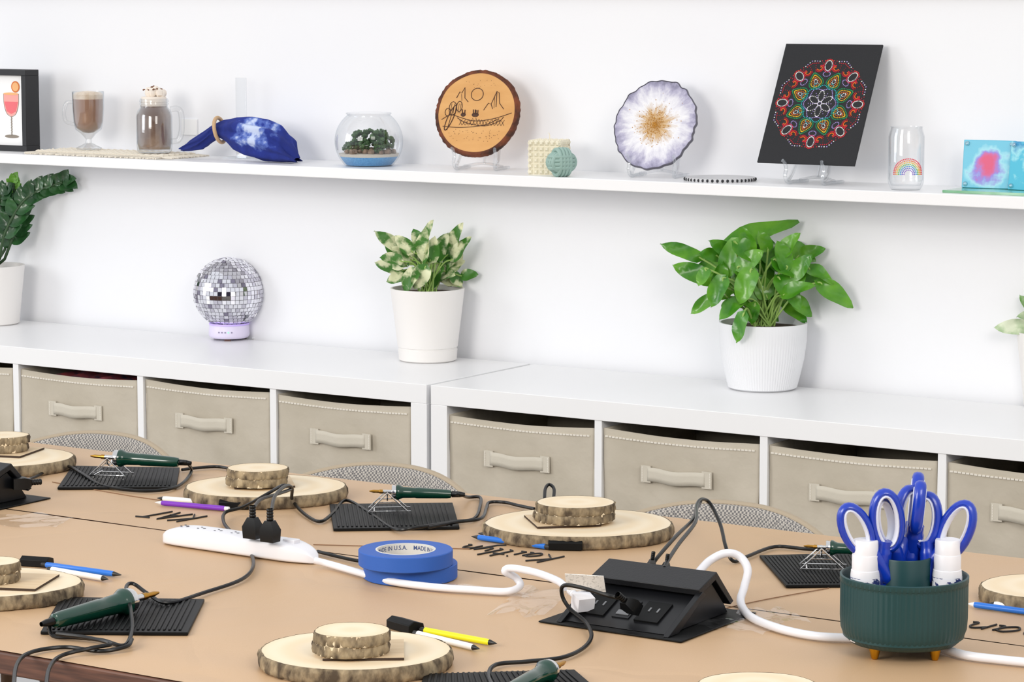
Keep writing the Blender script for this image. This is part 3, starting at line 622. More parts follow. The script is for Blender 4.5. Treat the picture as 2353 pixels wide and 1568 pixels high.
for (pts,m) in (([(5,610),(20,540),(60,470),(105,437),(165,420)],0),([(10,610),(30,560),(48,510),(42,480)],0),([(0,610),(-10,540),(5,480),(10,450)],0),([(-10,610),(-60,540),(-80,460)],0),([(8,600),(30,500),(38,460),(35,425)],1),([(0,600),(-30,480),(-20,360),(5,345)],0)):
    dd=random.uniform(-.03,.03)
    P=smooth_path([B0+RR*((u+12)/S)+ZV*((612-v)/S)+HH*dd for u,v in pts],5)
    for q in P:
        q.y=min(q.y,-.03)
    P[0]=B0-ZV*.01;gs.tube(P,.0035,8,k=1)
    n=len(P)
    for i in range(4,n,2 if not m else 1):
        t=(P[min(i+1,n-1)]-P[i-1]).normalized()
        if m and i<n-6:continue
        for sd in ((-1,1) if i<n-2 else (-1,1,0)):
            side=t.cross((CAM-P[i]).normalized()).normalized()*sd
            L=.052*(1.1-.4*i/n)*(.6 if m else 1)
            leaf(g,P[i]+t*.006*sd,t*1.0+side*.75+HH*random.uniform(-.3,.2),(CAM-P[i]).normalized()+ZV*.5,L,.023*(.6 if m else 1),curl=.1,fold=.25,m=m,heart=False)
g.obj('foliage',[GZ,GY],r,world=True,ang=80);gs.obj('stems',mat('dark_stem','#2a4a24',.5),r,world=True)
p=potbase(2420,935);r=root('potted_aglaonema','light green plant in a white pot at the console end','potted plant',p);H=.14
g=G();g.lathe([(0,0),(.05,0),(.054,.003),(.07,H),(.066,H),(.064,H-.014),(0,H-.016)],64);g.obj('pot',mat('white_matte_ceramic','#efedea',.5),r)
G().lathe([(.065,H-.012),(0,H-.01)],32).obj('soil',SOIL,r)
plantfrom(r,p+ZV*H,2420,760,[(2380,750,2288,746,44),(2370,720,2345,676,30),(2400,700,2360,690,40),(2420,700,2400,620,50),(2440,700,2500,640,50),(2380,730,2335,715,36),(2430,720,2520,730,46)],mat('aglaonema','#e2ebcf',.4,col2='#5d9a3c',nscale=30),STM,2,dep=.02)
# disco ball diffuser
p=onz(527,780,CT);S=ppm(p);r=root('disco_ball_diffuser','mirrored disco ball diffuser on a lilac base','diffuser',p,(0,0,TH))
LIL=mat('lilac_plastic','#e3dbf3',.4);kb=1.02
G().lathe([(a*kb,b) for a,b in [(0,.005),(.040,.005),(.0435,.008),(.0445,.012),(.0435,.032),(.040,.036),(0,.036)]],48).obj('base',LIL,r)
g=G()
for k in range(3):g.box(.014,.006,.006,TR(.034*cos(k*2.1+.5),.034*sin(k*2.1+.5),.003))
g.obj('foot',mat('brown_foot','#5a3b35',.5),r)
G().lathe([(.036,.034),(.0450,.0345),(.0440,.0375)],48).obj('light_ring',mat('purple_glow','#c9b2fa',.4,emit=.12),r)
g=G()
for k in range(5):g.lathe([(0,0),(.0016,0),(.0016,.001),(0,.001)],8,TR(.0456*sin((k-2)*.16-.1),-.0456*cos((k-2)*.16-.1),.02)@RX(pi/2),0 if k!=3 else 1)
g.obj('indicator_light',[mat('grey_dot','#8a86a0',.4),mat('green_led','#7dffa8',.4,emit=1.0)],r)
R=81/S;cz=(784-676)/S
G().ball(R-.0015,TR(0,0,cz),n=32,k=20).obj('ball_core',mat('grout_grey','#a09da6',.6),r)
g=G();rows=26;random.seed(1)
for j in range(rows):
    p0=-pi/2+pi*(j+.5)/rows;n=max(4,int(2*pi*cos(p0)/(pi/rows)))
    s=R*pi/rows*.46
    if R*sin(p0)+cz<.036:continue
    for i in range(n):
        a=2*pi*i/n;d=Vector((cos(a)*cos(p0),sin(a)*cos(p0),sin(p0)))
        ja,jb=random.gauss(0,.045),random.gauss(0,.045)
        M=TR(Vector((0,0,cz))+d*R)@RZ(a)@RY(pi/2-p0)@RX(ja)@RY(jb)
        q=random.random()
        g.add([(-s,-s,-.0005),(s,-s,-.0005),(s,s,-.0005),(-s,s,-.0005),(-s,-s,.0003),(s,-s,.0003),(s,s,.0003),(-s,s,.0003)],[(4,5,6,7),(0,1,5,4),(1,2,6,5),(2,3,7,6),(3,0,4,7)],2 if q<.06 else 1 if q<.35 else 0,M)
g.obj('mirror_tiles',[mat('mirror','#ededf4',.03,1),mat('mirror_reflection_grey','#cfcdd8',.05,1),mat('mirror_reflection_dark','#8f8a9c',.05,1)],r,ang=10)  # grey and dark tile tints stand in for dark room reflections
g=G();q=p+Vector((.04,.03,.002));g.tube([q,q+Vector((.05,.04,0)),q+Vector((.10,.03,0)),q+Vector((.13,.08,0))],.0015,6);g.obj('power_cable',WPL,r,world=True)
# ================= SHELF OBJECTS =================
def easel(x,y,w,lab,rz=0,h=.03,lean=.35):
    r=root('display_easel',lab,'easel',(x,y,SH),(0,0,rz),group='clear acrylic display easels');g=G()
    for sd in(-1,1):
        xx=sd*w/2
        g.tube([(xx,.05,.003),(xx,.0,.004),(xx,-.032,.004),(xx*1.05,-.040,.016),(xx*1.05,-.036,.03),(xx*1.05,-.043,.042),(xx*1.1,-.048,.046)],.0034,8,k=4)
        g.tube([(xx,-.030,.008),(xx,-.012,.022),(xx*.8,.012+lean*.02,.075)],.0034,8,k=4)
    g.tube([(-w/2,.015,.006),(0,.02,.012),(w/2,.015,.006)],.003,8)
    g.tube([(0,.02,.012),(0,.045,.08)],.003,8,k=1)
    g.obj('acrylic_legs',ACRYL,r)
lean=radians(27);b=ony(1850,377,-.135)
r=root('mandala_canvas','black canvas with a colourful dot mandala on an easel','painting',b,(-lean,0,0))
W=.205;HC=.25
G().bb(-W/2,W/2,0,.004,0,HC).obj('canvas_board',mat('black_canvas','#1b1c20',.75,bump=.2,bscale=500),r,bev=.0008)
dm=[mat('dot_'+c,c,.4) for c in('#f4f4f4','#b09ae0','#2bb8c8','#17925a','#efc21e','#cf2438','#ea741e','#8f1c2c')]
g=G();cx0,cz0=0,HC*.5
def dot(x,z,m,s=.0011):
    s*=1.1
    n=7;v=[(x+cx0+s*cos(2*pi*i/n),-.0002,z+cz0+s*sin(2*pi*i/n)) for i in range(n)]+[(x+cx0+.5*s*cos(2*pi*i/n),-.0010,z+cz0+.5*s*sin(2*pi*i/n)) for i in range(n)]
    g.add(v,[(i,(i+1)%n,n+(i+1)%n,n+i) for i in range(n)]+[tuple(range(n,2*n))],m)
def ring_path(fn,n,m,s=.0011):
    for i in range(n):
        x,z=fn(i/n);dot(x,z,m,s)
def pol(r_,a):return (r_*cos(a),r_*sin(a))
def lobe(a,rc,la,lb,n,m,s=.0011,point=0):
    def fn(t):
        w=2*pi*t;x=la*cos(w);y=lb*sin(w)*(1-point*cos(w))
        return ((rc+x)*cos(a)-y*sin(a),(rc+x)*sin(a)+y*cos(a))
    ring_path(fn,n,m,s)
for k in range(6):
    a=k*pi/3+pi/6;lobe(a,.0155,.0115,.006,18,0,.0010,.1)
    for q in range(5):dot(*pol(.004+q*.005,a+pi/6),1,.0009)
ring_path(lambda t:pol(.031+.003*cos(12*pi*t),2*pi*t),66,1,.0011)
ring_path(lambda t:pol(.0355+.003*cos(16*pi*t),2*pi*t),72,2,.0011)
for k in range(8):
    a=k*pi/4+pi/8
    lobe(a,.052,.0165,.0130,34,3,.0012,.55);lobe(a,.051,.0125,.0095,26,4,.0011,.55);lobe(a,.050,.0085,.006,16,6,.0010,.5);lobe(a,.050,.0045,.003,8,0,.0010,.3)
    lobe(a,.0400,.004,.006,12,2,.001)
    b2=a+pi/8
    lobe(b2,.0795,.0105,.0072,22,0,.0010,.0)
    lobe(b2,.0795,.0135,.0100,28,5,.0010,.0)
    lobe(b2,.062,.005,.0075,14,1,.001)
    for sd in(-1,1):
        for q in range(3):
            def sp(t,sd=sd,q=q):
                th=t*4.6;rr=.0035+.0035*t*2.2-q*.0016;aa=a+sd*.185
                x=.0795+rr*cos(th)-.002;y=sd*rr*sin(th);return(x*cos(aa)-y*sin(aa),x*sin(aa)+y*cos(aa))
            ring_path(sp,17,(5,7,6)[q],.0010)
        for q in range(6):dot(*pol(.068+q*.0045,a+sd*(.32-.02*q)),5,.001)
        for q in range(5):dot(*pol(.070+q*.0045,a+sd*(.04+.01*q)),7,.0011)
    for q in range(-3,4):
        dot(*pol(.0955-abs(q)*.0016,a+q*.055),0 if q%2 else 1,.0012);dot(*pol(.0905-abs(q)*.001,a+q*.045),5,.0011)
    for q in range(-2,3):dot(*pol(.0915-abs(q)*.0005,b2+q*.05),6 if q%2 else 5,.0011)
g.obj('dot_mandala',dm,r,ang=30)
easel(b.x,b.y+.035,.075,'clear acrylic easel holding the black mandala canvas')
lean=radians(17);b=ony(1085,357,-.125)
r=root('pyrography_plaque','round varnished wood slice with burned desert scene','plaque',b,(-lean,radians(0),radians(14)))
HON=mat('honey_wood','#dda763',.3,col2='#cf9650',nscale=9,coat=.5,stretch=(1,1,3));BK2=mat('red_bark','#7c4024',.75,col2='#351b10',nscale=40,bump=1,bscale=90)
Rd=.0895;MD=TR(0,0,Rd)@RX(pi/2)
def wobd(a,j=0,rr=0,z=0):return 1+.02*noise.noise(Vector((cos(a)*1.6,sin(a)*1.6,3)))+(.022*noise.noise(Vector((cos(a)*14,sin(a)*14,3+j))) if rr>Rd*.94 else 0)
G().lathe([(0,-.0145),(Rd*.92,-.0145),(Rd*.92,.0005),(0,.0005)],96,MD,wob=wobd).obj('wood_face',HON,r)
G().lathe([(Rd*.92,-.016),(Rd*1.0,-.015),(Rd*1.02,-.008),(Rd*1.0,-.0005),(Rd*.92,.001)],160,MD,wob=wobd).obj('bark',BK2,r,ang=70)
g=G();BR=mat('burn_line','#45250f',.6)
def eng(pts,w=.0007,k=4,y=-.0008):
    g.tube([(x,y,Rd+z) for x,z in pts],w*1.1,5,k=k)
eng(circ(-.002,.038,.013,.013,24),.0007,1)
eng([(-.046,.03),(-.040,.043),(-.036,.040),(-.030,.052),(-.028,.03),(-.020,.022)],k=1);eng([(.015,.005),(.024,.02),(.03,.018),(.04,.045),(.045,.042),(.048,.02),(.058,.008)],k=1)
eng([(.03,.018),(.034,.008)],k=1);eng([(.04,.045),(.041,.012)],k=1);eng([(.036,.034),(.037,.010)],.0004,k=1);eng([(-.036,.038),(-.034,.024)],.0004,k=1)
eng([(-.074,-.016),(-.055,-.006),(-.03,-.012),(0,-.018),(.04,-.012),(.076,.0)]);eng([(-.07,-.03),(-.03,-.032),(.02,-.026),(.05,-.012)])
eng([(-.04,-.012),(-.02,-.022),(.02,-.028),(.05,-.018),(.06,-.008)]);
for k in range(14):
    x=-.035+k*.007;eng([(x,-.015-.004*sin(k)),(x+.006,-.027)],.0004,1);eng([(x+.006,-.015),(x,-.027)],.0004,1)
eng(circ(-.052,.008,.008,.014,16),.0007,1);eng(circ(-.038,.012,.006,.011,16),.0007,1);eng(circ(-.062,.0,.006,.008,12),.0007,1)
eng(circ(-.055,-.012,.006,.028,18,rot=-.35),.0009,1);eng([(-.06,-.038),(-.05,.01)],.0006,1)
for x in(-.05,-.056,-.046,-.036,-.040):eng([(x,-.002),(x+.001,.018)],.0004,1)
for x in(-.028,-.004,.0):
    g.ball(.0045,TR(x,-.0005,Rd-.005)@Matrix.Diagonal((1.3,.2,1,1)),n=8,k=5);eng([(x-.002,-.004),(x-.003,.006)],.001,1);eng([(x+.003,-.004),(x+.003,.005)],.001,1)
random.seed(6)
for k in range(50):
    g.ball(.0006,TR(random.uniform(-.055,.055),-.0008,Rd+random.uniform(-.06,-.036)),n=5,k=3)
for k in range(16):
    g.ball(.0005,TR(random.uniform(-.03,.04),-.0008,Rd+random.uniform(.052,.068)),n=5,k=3)
g.obj('burned_drawing',BR,r)
easel(b.x-.002,b.y+.035,.085,'clear acrylic easel holding the wood plaque',radians(14))
# resin agate
lean=radians(20);b=ony(1492,390,-.125)
def agm(nt,bs):
    tc=nt.nodes.new('ShaderNodeTexCoord');sp=nt.nodes.new('ShaderNodeSeparateXYZ');nt.links.new(tc.outputs['Object'],sp.inputs[0])
    def M(op,a,b=None,c=None):
        n=nt.nodes.new('ShaderNodeMath');n.operation=op
        for i,x in enumerate((a,b,c)):
            if x is None:continue
            if isinstance(x,(int,float)):n.inputs[i].default_value=x
            else:nt.links.new(x,n.inputs[i])
        return n.outputs[0]
    z=M('SUBTRACT',sp.outputs[2],.092);an=M('ARCTAN2',z,sp.outputs[0]);rr=M('SQRT',M('ADD',M('MULTIPLY',z,z),M('MULTIPLY',sp.outputs[0],sp.outputs[0])))
    cb=nt.nodes.new('ShaderNodeCombineXYZ');nt.links.new(M('MULTIPLY',M('COSINE',an),4.5),cb.inputs[0]);nt.links.new(M('MULTIPLY',M('SINE',an),4.5),cb.inputs[1]);nt.links.new(M('MULTIPLY',rr,35),cb.inputs[2])
    n=nt.nodes.new('ShaderNodeTexNoise');n.inputs['Scale'].default_value=1.1;n.inputs['Detail'].default_value=7;n.inputs['Roughness'].default_value=.65;nt.links.new(cb.outputs[0],n.inputs[0])
    bs.inputs['Coat Weight'].default_value=.3
    return M('ADD',M('MULTIPLY',rr,9.6),M('MULTIPLY',M('SUBTRACT',n.outputs['Fac'],.5),.8))
AG=ramp_mat('agate_resin',[(0,'#b58a50'),(.22,'#cdab7c'),(.34,'#ddd5d0'),(.44,'#ececf0'),(.60,'#d9d8e2'),(.74,'#b4b1c8'),(.88,'#8f8ca6'),(1,'#74727f')],.25,agm)
r=root('resin_agate_slice','white and lilac resin geode slice with gold centre','resin decor',b,(-lean,0,radians(10)));Rg=.092;MD=TR(0,0,Rg)@RX(pi/2)
def wobg(a,j=0,rr=0,z=0):return 1+.010*sin(a*11+1.5*sin(a*3))+.018*sin(a*26+3*sin(a*2))*(.5+noise.noise(Vector((cos(a)*3,sin(a)*3,7))))+.035*noise.noise(Vector((cos(a)*4,sin(a)*4,1)))+.045*cos(2*(a-1.3))
G().lathe([(0,-.006),(Rg*.93,-.006),(Rg*.93,.001),(Rg*.5,.001),(0,.001)],240,MD,wob=wobg).obj('resin_slice',AG,r)
G().lathe([(Rg*.935,.0015),(Rg*.95,.0015),(Rg*.955,-.002),(Rg*.95,-.0065),(Rg*.925,-.0065)],240,MD,wob=wobg).obj('silver_edge',mat('dark_silver','#5d5b66',.35,.6),r)
random.seed(12);g=G()
for k in range(420):
    q=abs(random.gauss(0,.021));a=random.uniform(0,2*pi);g.ball(random.uniform(.0005,.0011),TR(q*cos(a),-.0013,Rg+q*sin(a)*1.1),n=5,k=3)
g.obj('gold_flakes',mat('gold_glitter','#c8913c',.4,.5),r,kind='stuff')
easel(b.x,b.y+.035,.09,'clear acrylic easel holding the resin slice',radians(10))
# frame
b=shp(62,-.12);b.x-=.1
r=root('picture_frame','black shadow box frame with a pink cocktail drawing','picture frame',(b.x,-.12,SH),(0,0,0));Wf,Hf,Df=.2,.185,.045
g=G();f=.013
g.bb(-Wf/2,Wf/2,0,Df,0,f);g.bb(-Wf/2,Wf/2,0,Df,Hf-f,Hf);g.bb(-Wf/2,-Wf/2+f,0,Df,f,Hf-f);g.bb(Wf/2-f,Wf/2,0,Df,f,Hf-f)
g.obj('frame_moulding',mat('black_frame','#17181c',.5),r,bev=.0008)
G().bb(-Wf/2+f,Wf/2-f,.012,.016,f,Hf-f).obj('print',mat('print_paper','#f8f8f8',.6),r)
g=G();X=.045;D=.0115
def flat(poly,m,y=D):
    n=len(poly);g.add([(X+x,y,z) for x,z in poly],[tuple(range(n))],m)
flat([(-.023,.130),(.023,.130),(.022,.105),(.014,.085),(0,.078),(-.014,.085),(-.022,.105)],0);flat([(-.021,.112),(.021,.112),(.014,.090),(0,.084),(-.014,.090)],1,D-.0003)
flat([(-.0015,.078),(.0015,.078),(.0015,.036),(-.0015,.036)],3);flat(circ(0,.033,.022,.004,20)[:-1],3)
flat(circ(.014,.146,.013,.013,20)[:-1],2,D-.0002);flat(circ(.014,.146,.010,.010,20)[:-1],4,D-.0005)
flat(circ(0,.130,.023,.003,20)[:-1],4,D-.0006)
for pp in([(-.023,.130),(-.022,.105),(-.014,.085),(0,.078),(.014,.085),(.022,.105),(.023,.130)],):
    g.tube([(X+x,D,z) for x,z in pp],.0005,5,m=3)
for s_ in range(6):g.tube([(X-.003,D,.04+s_*.006),(X+.003,D,.044+s_*.006)],.0004,4,m=3,k=1)
g.obj('cocktail_drawing',[mat('pink_drink','#f5a8a0',.6),mat('pink_drink_deep','#ec7078',.6),mat('orange_peel','#d9742e',.6),mat('sketch_line','#8c8276',.6),mat('orange_flesh','#f2b77c',.6)],r)
# macrame mat
g=G();x0=shp(125,-.1).x;x1=shp(415,-.1).x;random.seed(7)
g.bb(x0,x1,-.165,-.04,SH,SH+.004)
for k in range(60):
    x=x0+(x1-x0)*k/59
    g.tube([(x,-.165,SH+.004),(x+random.uniform(-.004,.004),-.178,SH+.003),(x+random.uniform(-.008,.008),-.19,SH+.002)],.0018,5,k=3)
for yy in range(7):
    g.tube([(x0+(x1-x0)*k/40,-.16+yy*.018+.002*(-1)**k,SH+.005+.002*((k+yy)%2)) for k in range(41)],.003,6,k=1)
for e,xx in((-1,x0),(1,x1)):
    for k in range(22):
        y=-.165+.125*k/21;g.tube([(xx,y,SH+.004),(xx+e*.014,y+random.uniform(-.004,.004),SH+.003),(xx+e*.028,y+random.uniform(-.008,.008),SH+.002)],.0018,5,k=3)
g.obj('macrame_mat',mat('cotton_cream','#e4dccd',.95,bump=.5,bscale=300),world=True,loc=((x0+x1)/2,-.1,SH),label='cream macrame mat with fringe under the coffee drinks',cat='mat')
COF=mat('latte','#a8846d',.35,col2='#96705a',nscale=20);FOAM=mat('cream_foam','#e9dccb',.8,col2='#d7c3ab',nscale=60,bump=.4,bscale=150)
p=shp(205,-.10,.0105);r=root('coffee_glass','footed glass mug of milky coffee on a macrame mat','mug',p,(0,0,TH))
G().lathe([(0,0),(.027,.0),(.029,.003),(.018,.008),(.007,.014),(.006,.022),(.016,.034),(.029,.044),(.033,.062),(.035,.09),(.0358,.128),(.0345,.129),(.0335,.09),(.0315,.062),(.027,.047),(.012,.037),(0,.035)],48).obj('glass_body',GLASS,r)
G().lathe([(0,.036),(.012,.038),(.0265,.048),(.031,.062),(.033,.09),(.0333,.112)],40).obj('coffee',COF,r)
G().lathe([(.0333,.112),(.0334,.122),(.028,.127),(0,.130)],40).obj('foam',FOAM,r)
G().tube([(-.033,0,.105),(-.047,0,.104),(-.054,0,.085),(-.050,0,.062),(-.030,0,.055)],.0042,10,k=6).obj('handle',GLASS,r)
p=shp(356,-.12,.0105);r=root('mason_jar_drink','mason jar mug of iced coffee topped with whipped cream','mug',p,(0,0,TH))
G().lathe([(0,0),(.034,0),(.038,.004),(.0395,.02),(.0395,.08),(.036,.092),(.030,.099),(.030,.104),(.0325,.106),(.030,.109),(.0325,.112),(.030,.118),(.0285,.118),(.0285,.1),(.034,.09),(.0375,.08),(.0375,.02),(.034,.006),(0,.006)],48).obj('glass_jar',GLASS,r)
G().lathe([(0,.007),(.034,.008),(.037,.02),(.037,.08),(.034,.088),(.0275,.098),(.0275,.104)],40).obj('coffee',mat('iced_coffee','#6b5040',.3,col2='#b09884',nscale=14,lo=.35,hi=.75),r)
g=G();g.lathe([(.028,.102),(.0275,.118),(.027,.122),(0,.124)],32)
random.seed(2)
for k in range(26):
    a=random.uniform(0,2*pi);q=random.uniform(0,.02);g.ball(.009,TR(q*cos(a),q*sin(a),.126+.012*(1-q/.02)*random.random()+.003),n=10,k=6,dsp=.3,seed=k)
g.obj('whipped_cream',mat('whipped_cream','#eee4d8',.7),r)
g=G()
for k in range(60):
    a=random.uniform(0,2*pi);q=random.uniform(0,.023);g.ball(random.uniform(.001,.0022),TR(q*cos(a),q*sin(a),.137+.008*(1-q/.023)),n=5,k=3)
g.obj('cocoa_crumbs',mat('cocoa','#7a4e33',.8),r,kind='stuff')
G().tube([(.036,0,.094),(.050,0,.096),(.059,0,.086),(.060,0,.05),(.053,0,.028),(.037,0,.024)],.005,10,k=6,flat=1.3).obj('handle',GLASS,r)
# tie-dye napkin
def tdm(nt,b):
    return radial(nt,(1,.3,1.2),6,.95,38,(.0,0,.0))
TD=ramp_mat('tie_dye',[(0,'#e2e8f4'),(.58,'#c0cdea'),(.68,'#5a72bd'),(.78,'#22348c'),(1,'#1b2a78')],.95,tdm)
SEC=[(420,339,347,.008),(440,322,346,.014),(465,306,342,.020),(490,290,326,.018),(504,283,316,.015),(522,275,327,.020),(545,272,345,.028),(575,275,360,.034),(605,280,367,.036),(635,291,371,.034),(658,313,372,.03),(674,342,373,.024),(684,363,373,.012)]
def cl(s,t):
    k=s*(len(SEC)-1);i=min(int(k),len(SEC)-2);f_=k-i;a,b=SEC[i],SEC[i+1];u,vt,vb,dp=[a[j]*(1-f_)+b[j]*f_ for j in range(4)]
    pt=ony(u,vt,-.12);pb=ony(u,vb,-.12);pb.z=max(pb.z,SH+.002) if s>.55 else max(pb.z,SH+.006)
    w=2*pi*t;c=pt.lerp(pb,.5);hh=max((pt.z-pb.z)/2,.004)
    amp=min(1,abs(s-.36)*4+.25)
    fold=sin(w*7+s*6+1.6*noise.noise(Vector((s*4,cos(w),sin(w)))))
    crs=noise.noise(Vector((s*6,cos(w)*1.6,sin(w)*1.6)))
    fd=1+amp*(.13*fold+.25*crs)
    y=c.y+dp*cos(w)*fd;z=c.z+hh*sin(w)*(1+amp*(.075*fold+.18*crs))
    return Vector((c.x+.012*crs,max(min(y,-.03),-.196),max(z,SH+.0015)))
g=G();g.grid(cl,150,150)
g.obj('napkin',TD,world=True,loc=ony(580,300,-.15),label='blue and white tie-dyed cloth napkin pulled through a ring',cat='napkin',ang=60)
pr=ony(505,299,-.12);g=G();g.tube([(0,.027*cos(t),.027*sin(t)) for t in [2*pi*i/32 for i in range(32)]],.0042,10,k=1,closed=True,flat=1.0)
g.obj('napkin_ring',mat('wood_ring','#c9a67e',.6),loc=pr,rot=(0,-.2,.25),label='pale wooden ring around the tie-dyed napkin',cat='napkin ring')
p=shp(556,-.045);r=root('acrylic_stand','tall clear acrylic display stand behind the napkin','stand',p)
g=G();g.bb(-.014,.014,-.002,.002,.003,.175);g.obj('upright',ACRYL,r,bev=.0005);G().bb(-.03,.09,-.03,.03,0,.003).obj('stand_base',ACRYL,r)
G().bb(-.022,.022,-.004,0,-.018,.018).obj('wall_outlet',mat('outlet_white','#f2f2f2',.4),loc=(ony(437,292,0)),label='small white outlet plate on the wall above the shelf',cat='outlet',bev=.001)
# terrarium
p=shp(848,-.105);r=root('terrarium_bowl','round glass fishbowl terrarium with moss stones and blue sand','terrarium',p)
Rb=.0715;cz=.054;pr=[]
for i in range(0,15):
    a=-pi/2+.75+(pi-.75-.68)*i/14;pr.append((Rb*cos(a),cz+Rb*sin(a)*.98))
z0=pr[0][1];pr=[(0,z0)]+pr;pr=[(a,b-z0) for a,b in pr];pr+=[(pr[-1][0]+.003,pr[-1][1]+.004),(pr[-1][0]+.001,pr[-1][1]+.005)]
G().lathe(pr,64).obj('glass_bowl',GLASS,r)
def inner(z):
    zz=(z+z0-cz)/.98;return sqrt(max(0,(Rb-.003)**2-zz*zz))
G().lathe([(0,.002)]+[(inner(.002+.018*i/6),.002+.018*i/6) for i in range(7)]+[(0,.021)],48).obj('blue_sand',mat('blue_sand','#3f8cc8',.9,bump=.5,bscale=600,col2='#5fa6d8',nscale=300),r)
G().lathe([(inner(.020),.020),(inner(.026),.026),(0,.028)],48).obj('white_sand',mat('pale_sand','#cfc8bb',.9,bump=.5,bscale=600),r)
g=G();random.seed(5)
for k in range(60):
    a=random.uniform(0,2*pi);q=random.uniform(0,.055);g.ball(random.uniform(.004,.008),TR(q*cos(a),q*sin(a),.030),n=7,k=5,dsp=.4,seed=k)
g.obj('pebbles',mat('pebbles','#9a8470',.8,col2='#6a5a4e',nscale=70),r,kind='stuff')
g=G()
for (x,y,z,s_) in((-.018,-.01,.058,.017),(-.005,.005,.062,.015),(.03,-.005,.056,.019),(.045,.01,.050,.015),(-.038,.01,.042,.015),(.02,.02,.06,.015),(.012,-.03,.044,.014),(-.02,-.03,.042,.013),(.04,-.02,.042,.014),(-.048,-.01,.036,.012)):
    for k in range(40):
        d=Vector((random.gauss(0,1),random.gauss(0,1),random.gauss(0,1))).normalized()
        g.ball(s_*.24,TR(Vector((x,y,z))+d*s_*random.uniform(.6,.95)),n=6,k=4,dsp=.6,seed=k+x*90)
g.obj('moss',mat('moss_green','#233e24',.9,col2='#4c6b43',nscale=120),r,kind='stuff')
# candles
p=shp(1262,-.12);r=root('bubble_cube_candle','cream studded cube candle on the shelf','candle',p,(0,0,radians(14)));s=.068
g=G();g.bb(-s/2+.003,s/2-.003,-s/2+.003,s/2-.003,0,s-.003)
n=6;c_=s/n
for i in range(n):
    for j in range(n):
        a=-s/2+c_*(i+.5);b_=c_*(j+.5)
        for M in(TR(a,-s/2+.004,b_)@RX(pi/2),TR(s/2-.004,a,b_)@RY(pi/2),TR(a,s/2-.004,b_)@RX(-pi/2),TR(-s/2+.004,a,b_)@RY(-pi/2),TR(a,-s/2+b_,s-.004)):
            h_=c_/2*.95;g.add([(-h_,-h_,0),(h_,-h_,0),(h_,h_,0),(-h_,h_,0),(-h_*.35,-h_*.35,.005),(h_*.35,-h_*.35,.005),(h_*.35,h_*.35,.005),(-h_*.35,h_*.35,.005)],[(0,1,5,4),(1,2,6,5),(2,3,7,6),(3,0,4,7),(4,5,6,7)],0,M)
g.obj('wax_cube',mat('cream_wax','#e6dfc8',.5,sub=.1),r);G().tube([(0,0,s-.002),(.001,0,s+.008),(-.001,0,s+.014)],.0009,5).obj('wick',mat('wick','#e8e0cc',.9),r)
p=shp(1290,-.178);r=root('knot_ball_candle','sage green knotted ball candle by a cube candle','candle',p,(0,0,TH));g=G()
Rk=.0275
g.ball(Rk*.72,TR(0,0,Rk+.001))
for M in(RY(pi/2)@RZ(0),RX(pi/2),I4):
    for o in(-.36,-.12,.12,.36):
        rr=Rk*.82*sqrt(1-(o*.8)**2)
        pts=[]
        for i in range(32):
            a=2*pi*i/32;bulge=1+.16*cos(2*a);pts.append((rr*cos(a)*bulge,rr*sin(a)*bulge*.98,o*.030))
        g.tube(pts,.0042,8,k=1,closed=True,M=TR(0,0,Rk+.001)@RZ(.5)@M)
g.obj('wax_knot',mat('sage_wax','#96b3aa',.5),r);G().tube([(0,0,.052),(.001,0,.062)],.0009,5,k=1).obj('wick',mat('wick','#e8e0cc',.9),r)
# flat trivet
p=shp(1655,-.11);g=G();g.lathe([(0,0),(.068,0),(.069,.002),(.069,.005),(.067,.007),(0,.007)],64,m=0)
for k in range(44):
    a=2*pi*k/44;g.ball(.0032,TR(.068*cos(a),.068*sin(a),.0035),m=1,n=6,k=4)
g.obj('beaded_trivet',[mat('trivet_top','#c8c8ca',.4),mat('black_beads','#26262a',.4,.2)],loc=p,label='flat round trivet with dark beaded edge',cat='trivet')
# rainbow glass
p=shp(2082,-.14);r=root('can_shaped_glass','clear can-shaped glass with a dotted rainbow','glass',p,(0,0,TH))
G().lathe([(0,0),(.026,0),(.029,.004),(.0325,.012),(.033,.02),(.033,.098),(.0295,.110),(.0285,.114),(.030,.116),(.028,.116),(.0275,.110),(.0315,.097),(.0315,.02),(.027,.008),(0,.006)],48).obj('glass_body',clear('can_glass',k=.55,base=.03),r)
g=G();rc=['#e25563','#f08a4b','#eec643','#6fbf6a','#4f9fd8','#6d6bc9','#a184d0']
for k,c_ in enumerate(rc):
    R_=.0285-k*.0034;n=int(pi*R_/.0031)
    for i in range(n+1):
        th=pi*i/n;x=R_*cos(th);z=R_*sin(th)+.030;a=x/.0333
        g.ball(.00135,TR(.0336*sin(a),-.0336*cos(a),z)@Matrix.Diagonal((1,.6,1,1)),m=k,n=6,k=4)
g.obj('rainbow_dots',[mat('rb'+c_,c_,.5) for c_ in rc],r)
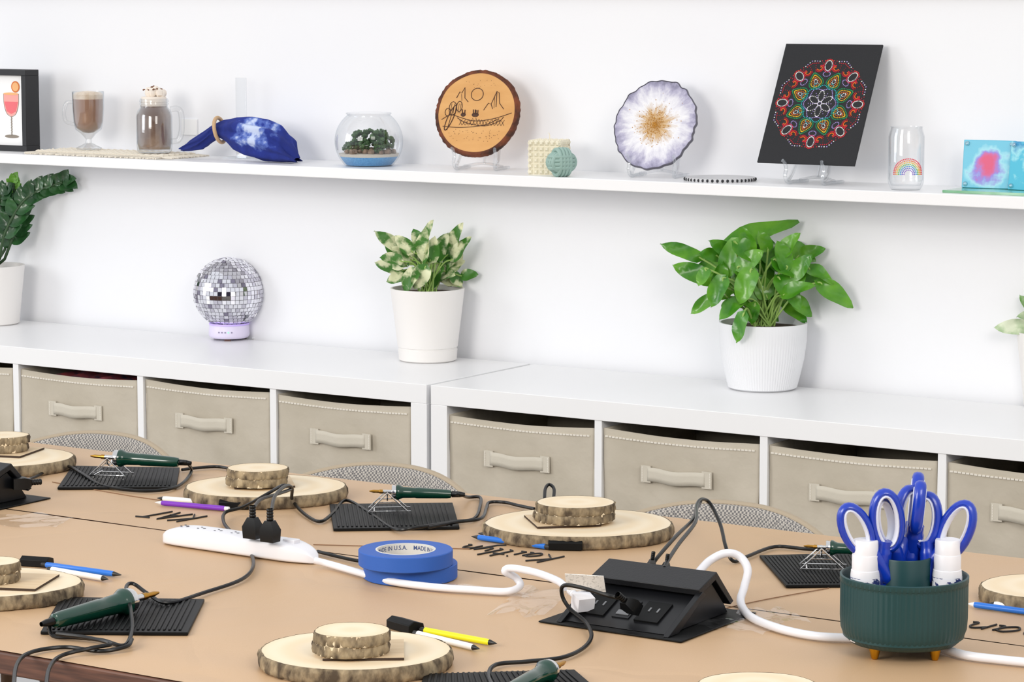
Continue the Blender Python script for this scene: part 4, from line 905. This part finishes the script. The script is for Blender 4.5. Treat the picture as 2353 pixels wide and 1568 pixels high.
# glass tray + ink tiles
p=shp(2330,-.12);G().bb(-.115,.16,-.055,.06,0,.005).obj('glass_tray',mat('green_glass','#5f9f6f',.15,col2='#a5cdb0',nscale=10,coat=.5),loc=p,bev=.001,label='green tinted glass tray under ink art coasters',cat='tray')
def ink(name,c1,c2,c3,cc):
    def bl(nt,b):
        return radial(nt,(1,0,1),12,1.0,26,cc)
    return ramp_mat(name,[(0,c1),(.58,c1),(.70,'#c0408f'),(.78,c3),(.88,c2),(1,'#4fb6d4')],.35,bl)
for i,(u,y,rz,cs) in enumerate(((2270,-.10,.12,('#cf1f66','#8fd0e0','#7f6fd0',(.0,0,-.040))),(2372,-.112,-.1,('#3fb0cc','#7fd0e4','#2a96c0',(.0,0,-.09))))):
    q=shp(u,y,.0055);r=root('ink_coaster','square glass coaster with alcohol ink art on a tray','coaster',q,(-.12,0,rz),group='alcohol ink coasters')
    if i==0:M_=ink('ink0',*cs)
    else:M_=ramp_mat('ink1',[(0,'#2fa0c8'),(.6,'#5cc4dc'),(.75,'#2a8fc4'),(.9,'#9adbe8'),(1,'#4ab8d6')],.35,lambda nt,b:radial(nt,(1,0,1),7,1.2,30,(0,0,-.09)))
    G().bb(-.049,.049,0,.006,0,.088).obj('ink_tile',M_,r,bev=.001)
    g=G()
    for sx in(-1,1):
        for zz in(.007,.081):g.ball(.0045,TR(sx*.042,-.001,zz),n=10,k=6)
    g.obj('rubber_dots',clear('bumper',base=.25),r)
# ================= LIGHT =================
w=bpy.data.worlds.new('w');SC.world=w;w.use_nodes=True;bg=w.node_tree.nodes['Background'];bg.inputs[0].default_value=(.96,.975,1,1);bg.inputs[1].default_value=.90
def area(loc,tgt,size,e,col):
    l=bpy.data.lights.new('added_area_data','AREA');l.shape='RECTANGLE';l.size=size[0];l.size_y=size[1];l.energy=e;l.color=col;o=bpy.data.objects.new('added_area_light',l);COL.objects.link(o)  # unseen area lights added as soft key and fill, no fixture
    o.location=loc;o.rotation_euler=(Vector(tgt)-Vector(loc)).to_track_quat('-Z','Y').to_euler()
area((.2,-4.8,2.1),(.3,0,.9),(1.5,1.1),66,(1,.955,.89));area((3.6,-3.4,2.5),(1.0,-.4,.8),(1.3,1.0),36,(1,.94,.86));area((-3.2,-3.5,2.0),(.4,-.8,.8),(1.6,1.6),36,(.96,.975,1))
# ================= CAMERA =================
cd=bpy.data.cameras.new('camera');co=bpy.data.objects.new('camera',cd);COL.objects.link(co);SC.camera=co
cd.sensor_width=36;cd.lens=FP/2353*36;cd.clip_start=.05;co.location=CAM
co.rotation_euler=FW.to_track_quat('-Z','Y').to_euler()
SC.view_settings.view_transform='Standard';SC.view_settings.look='None'
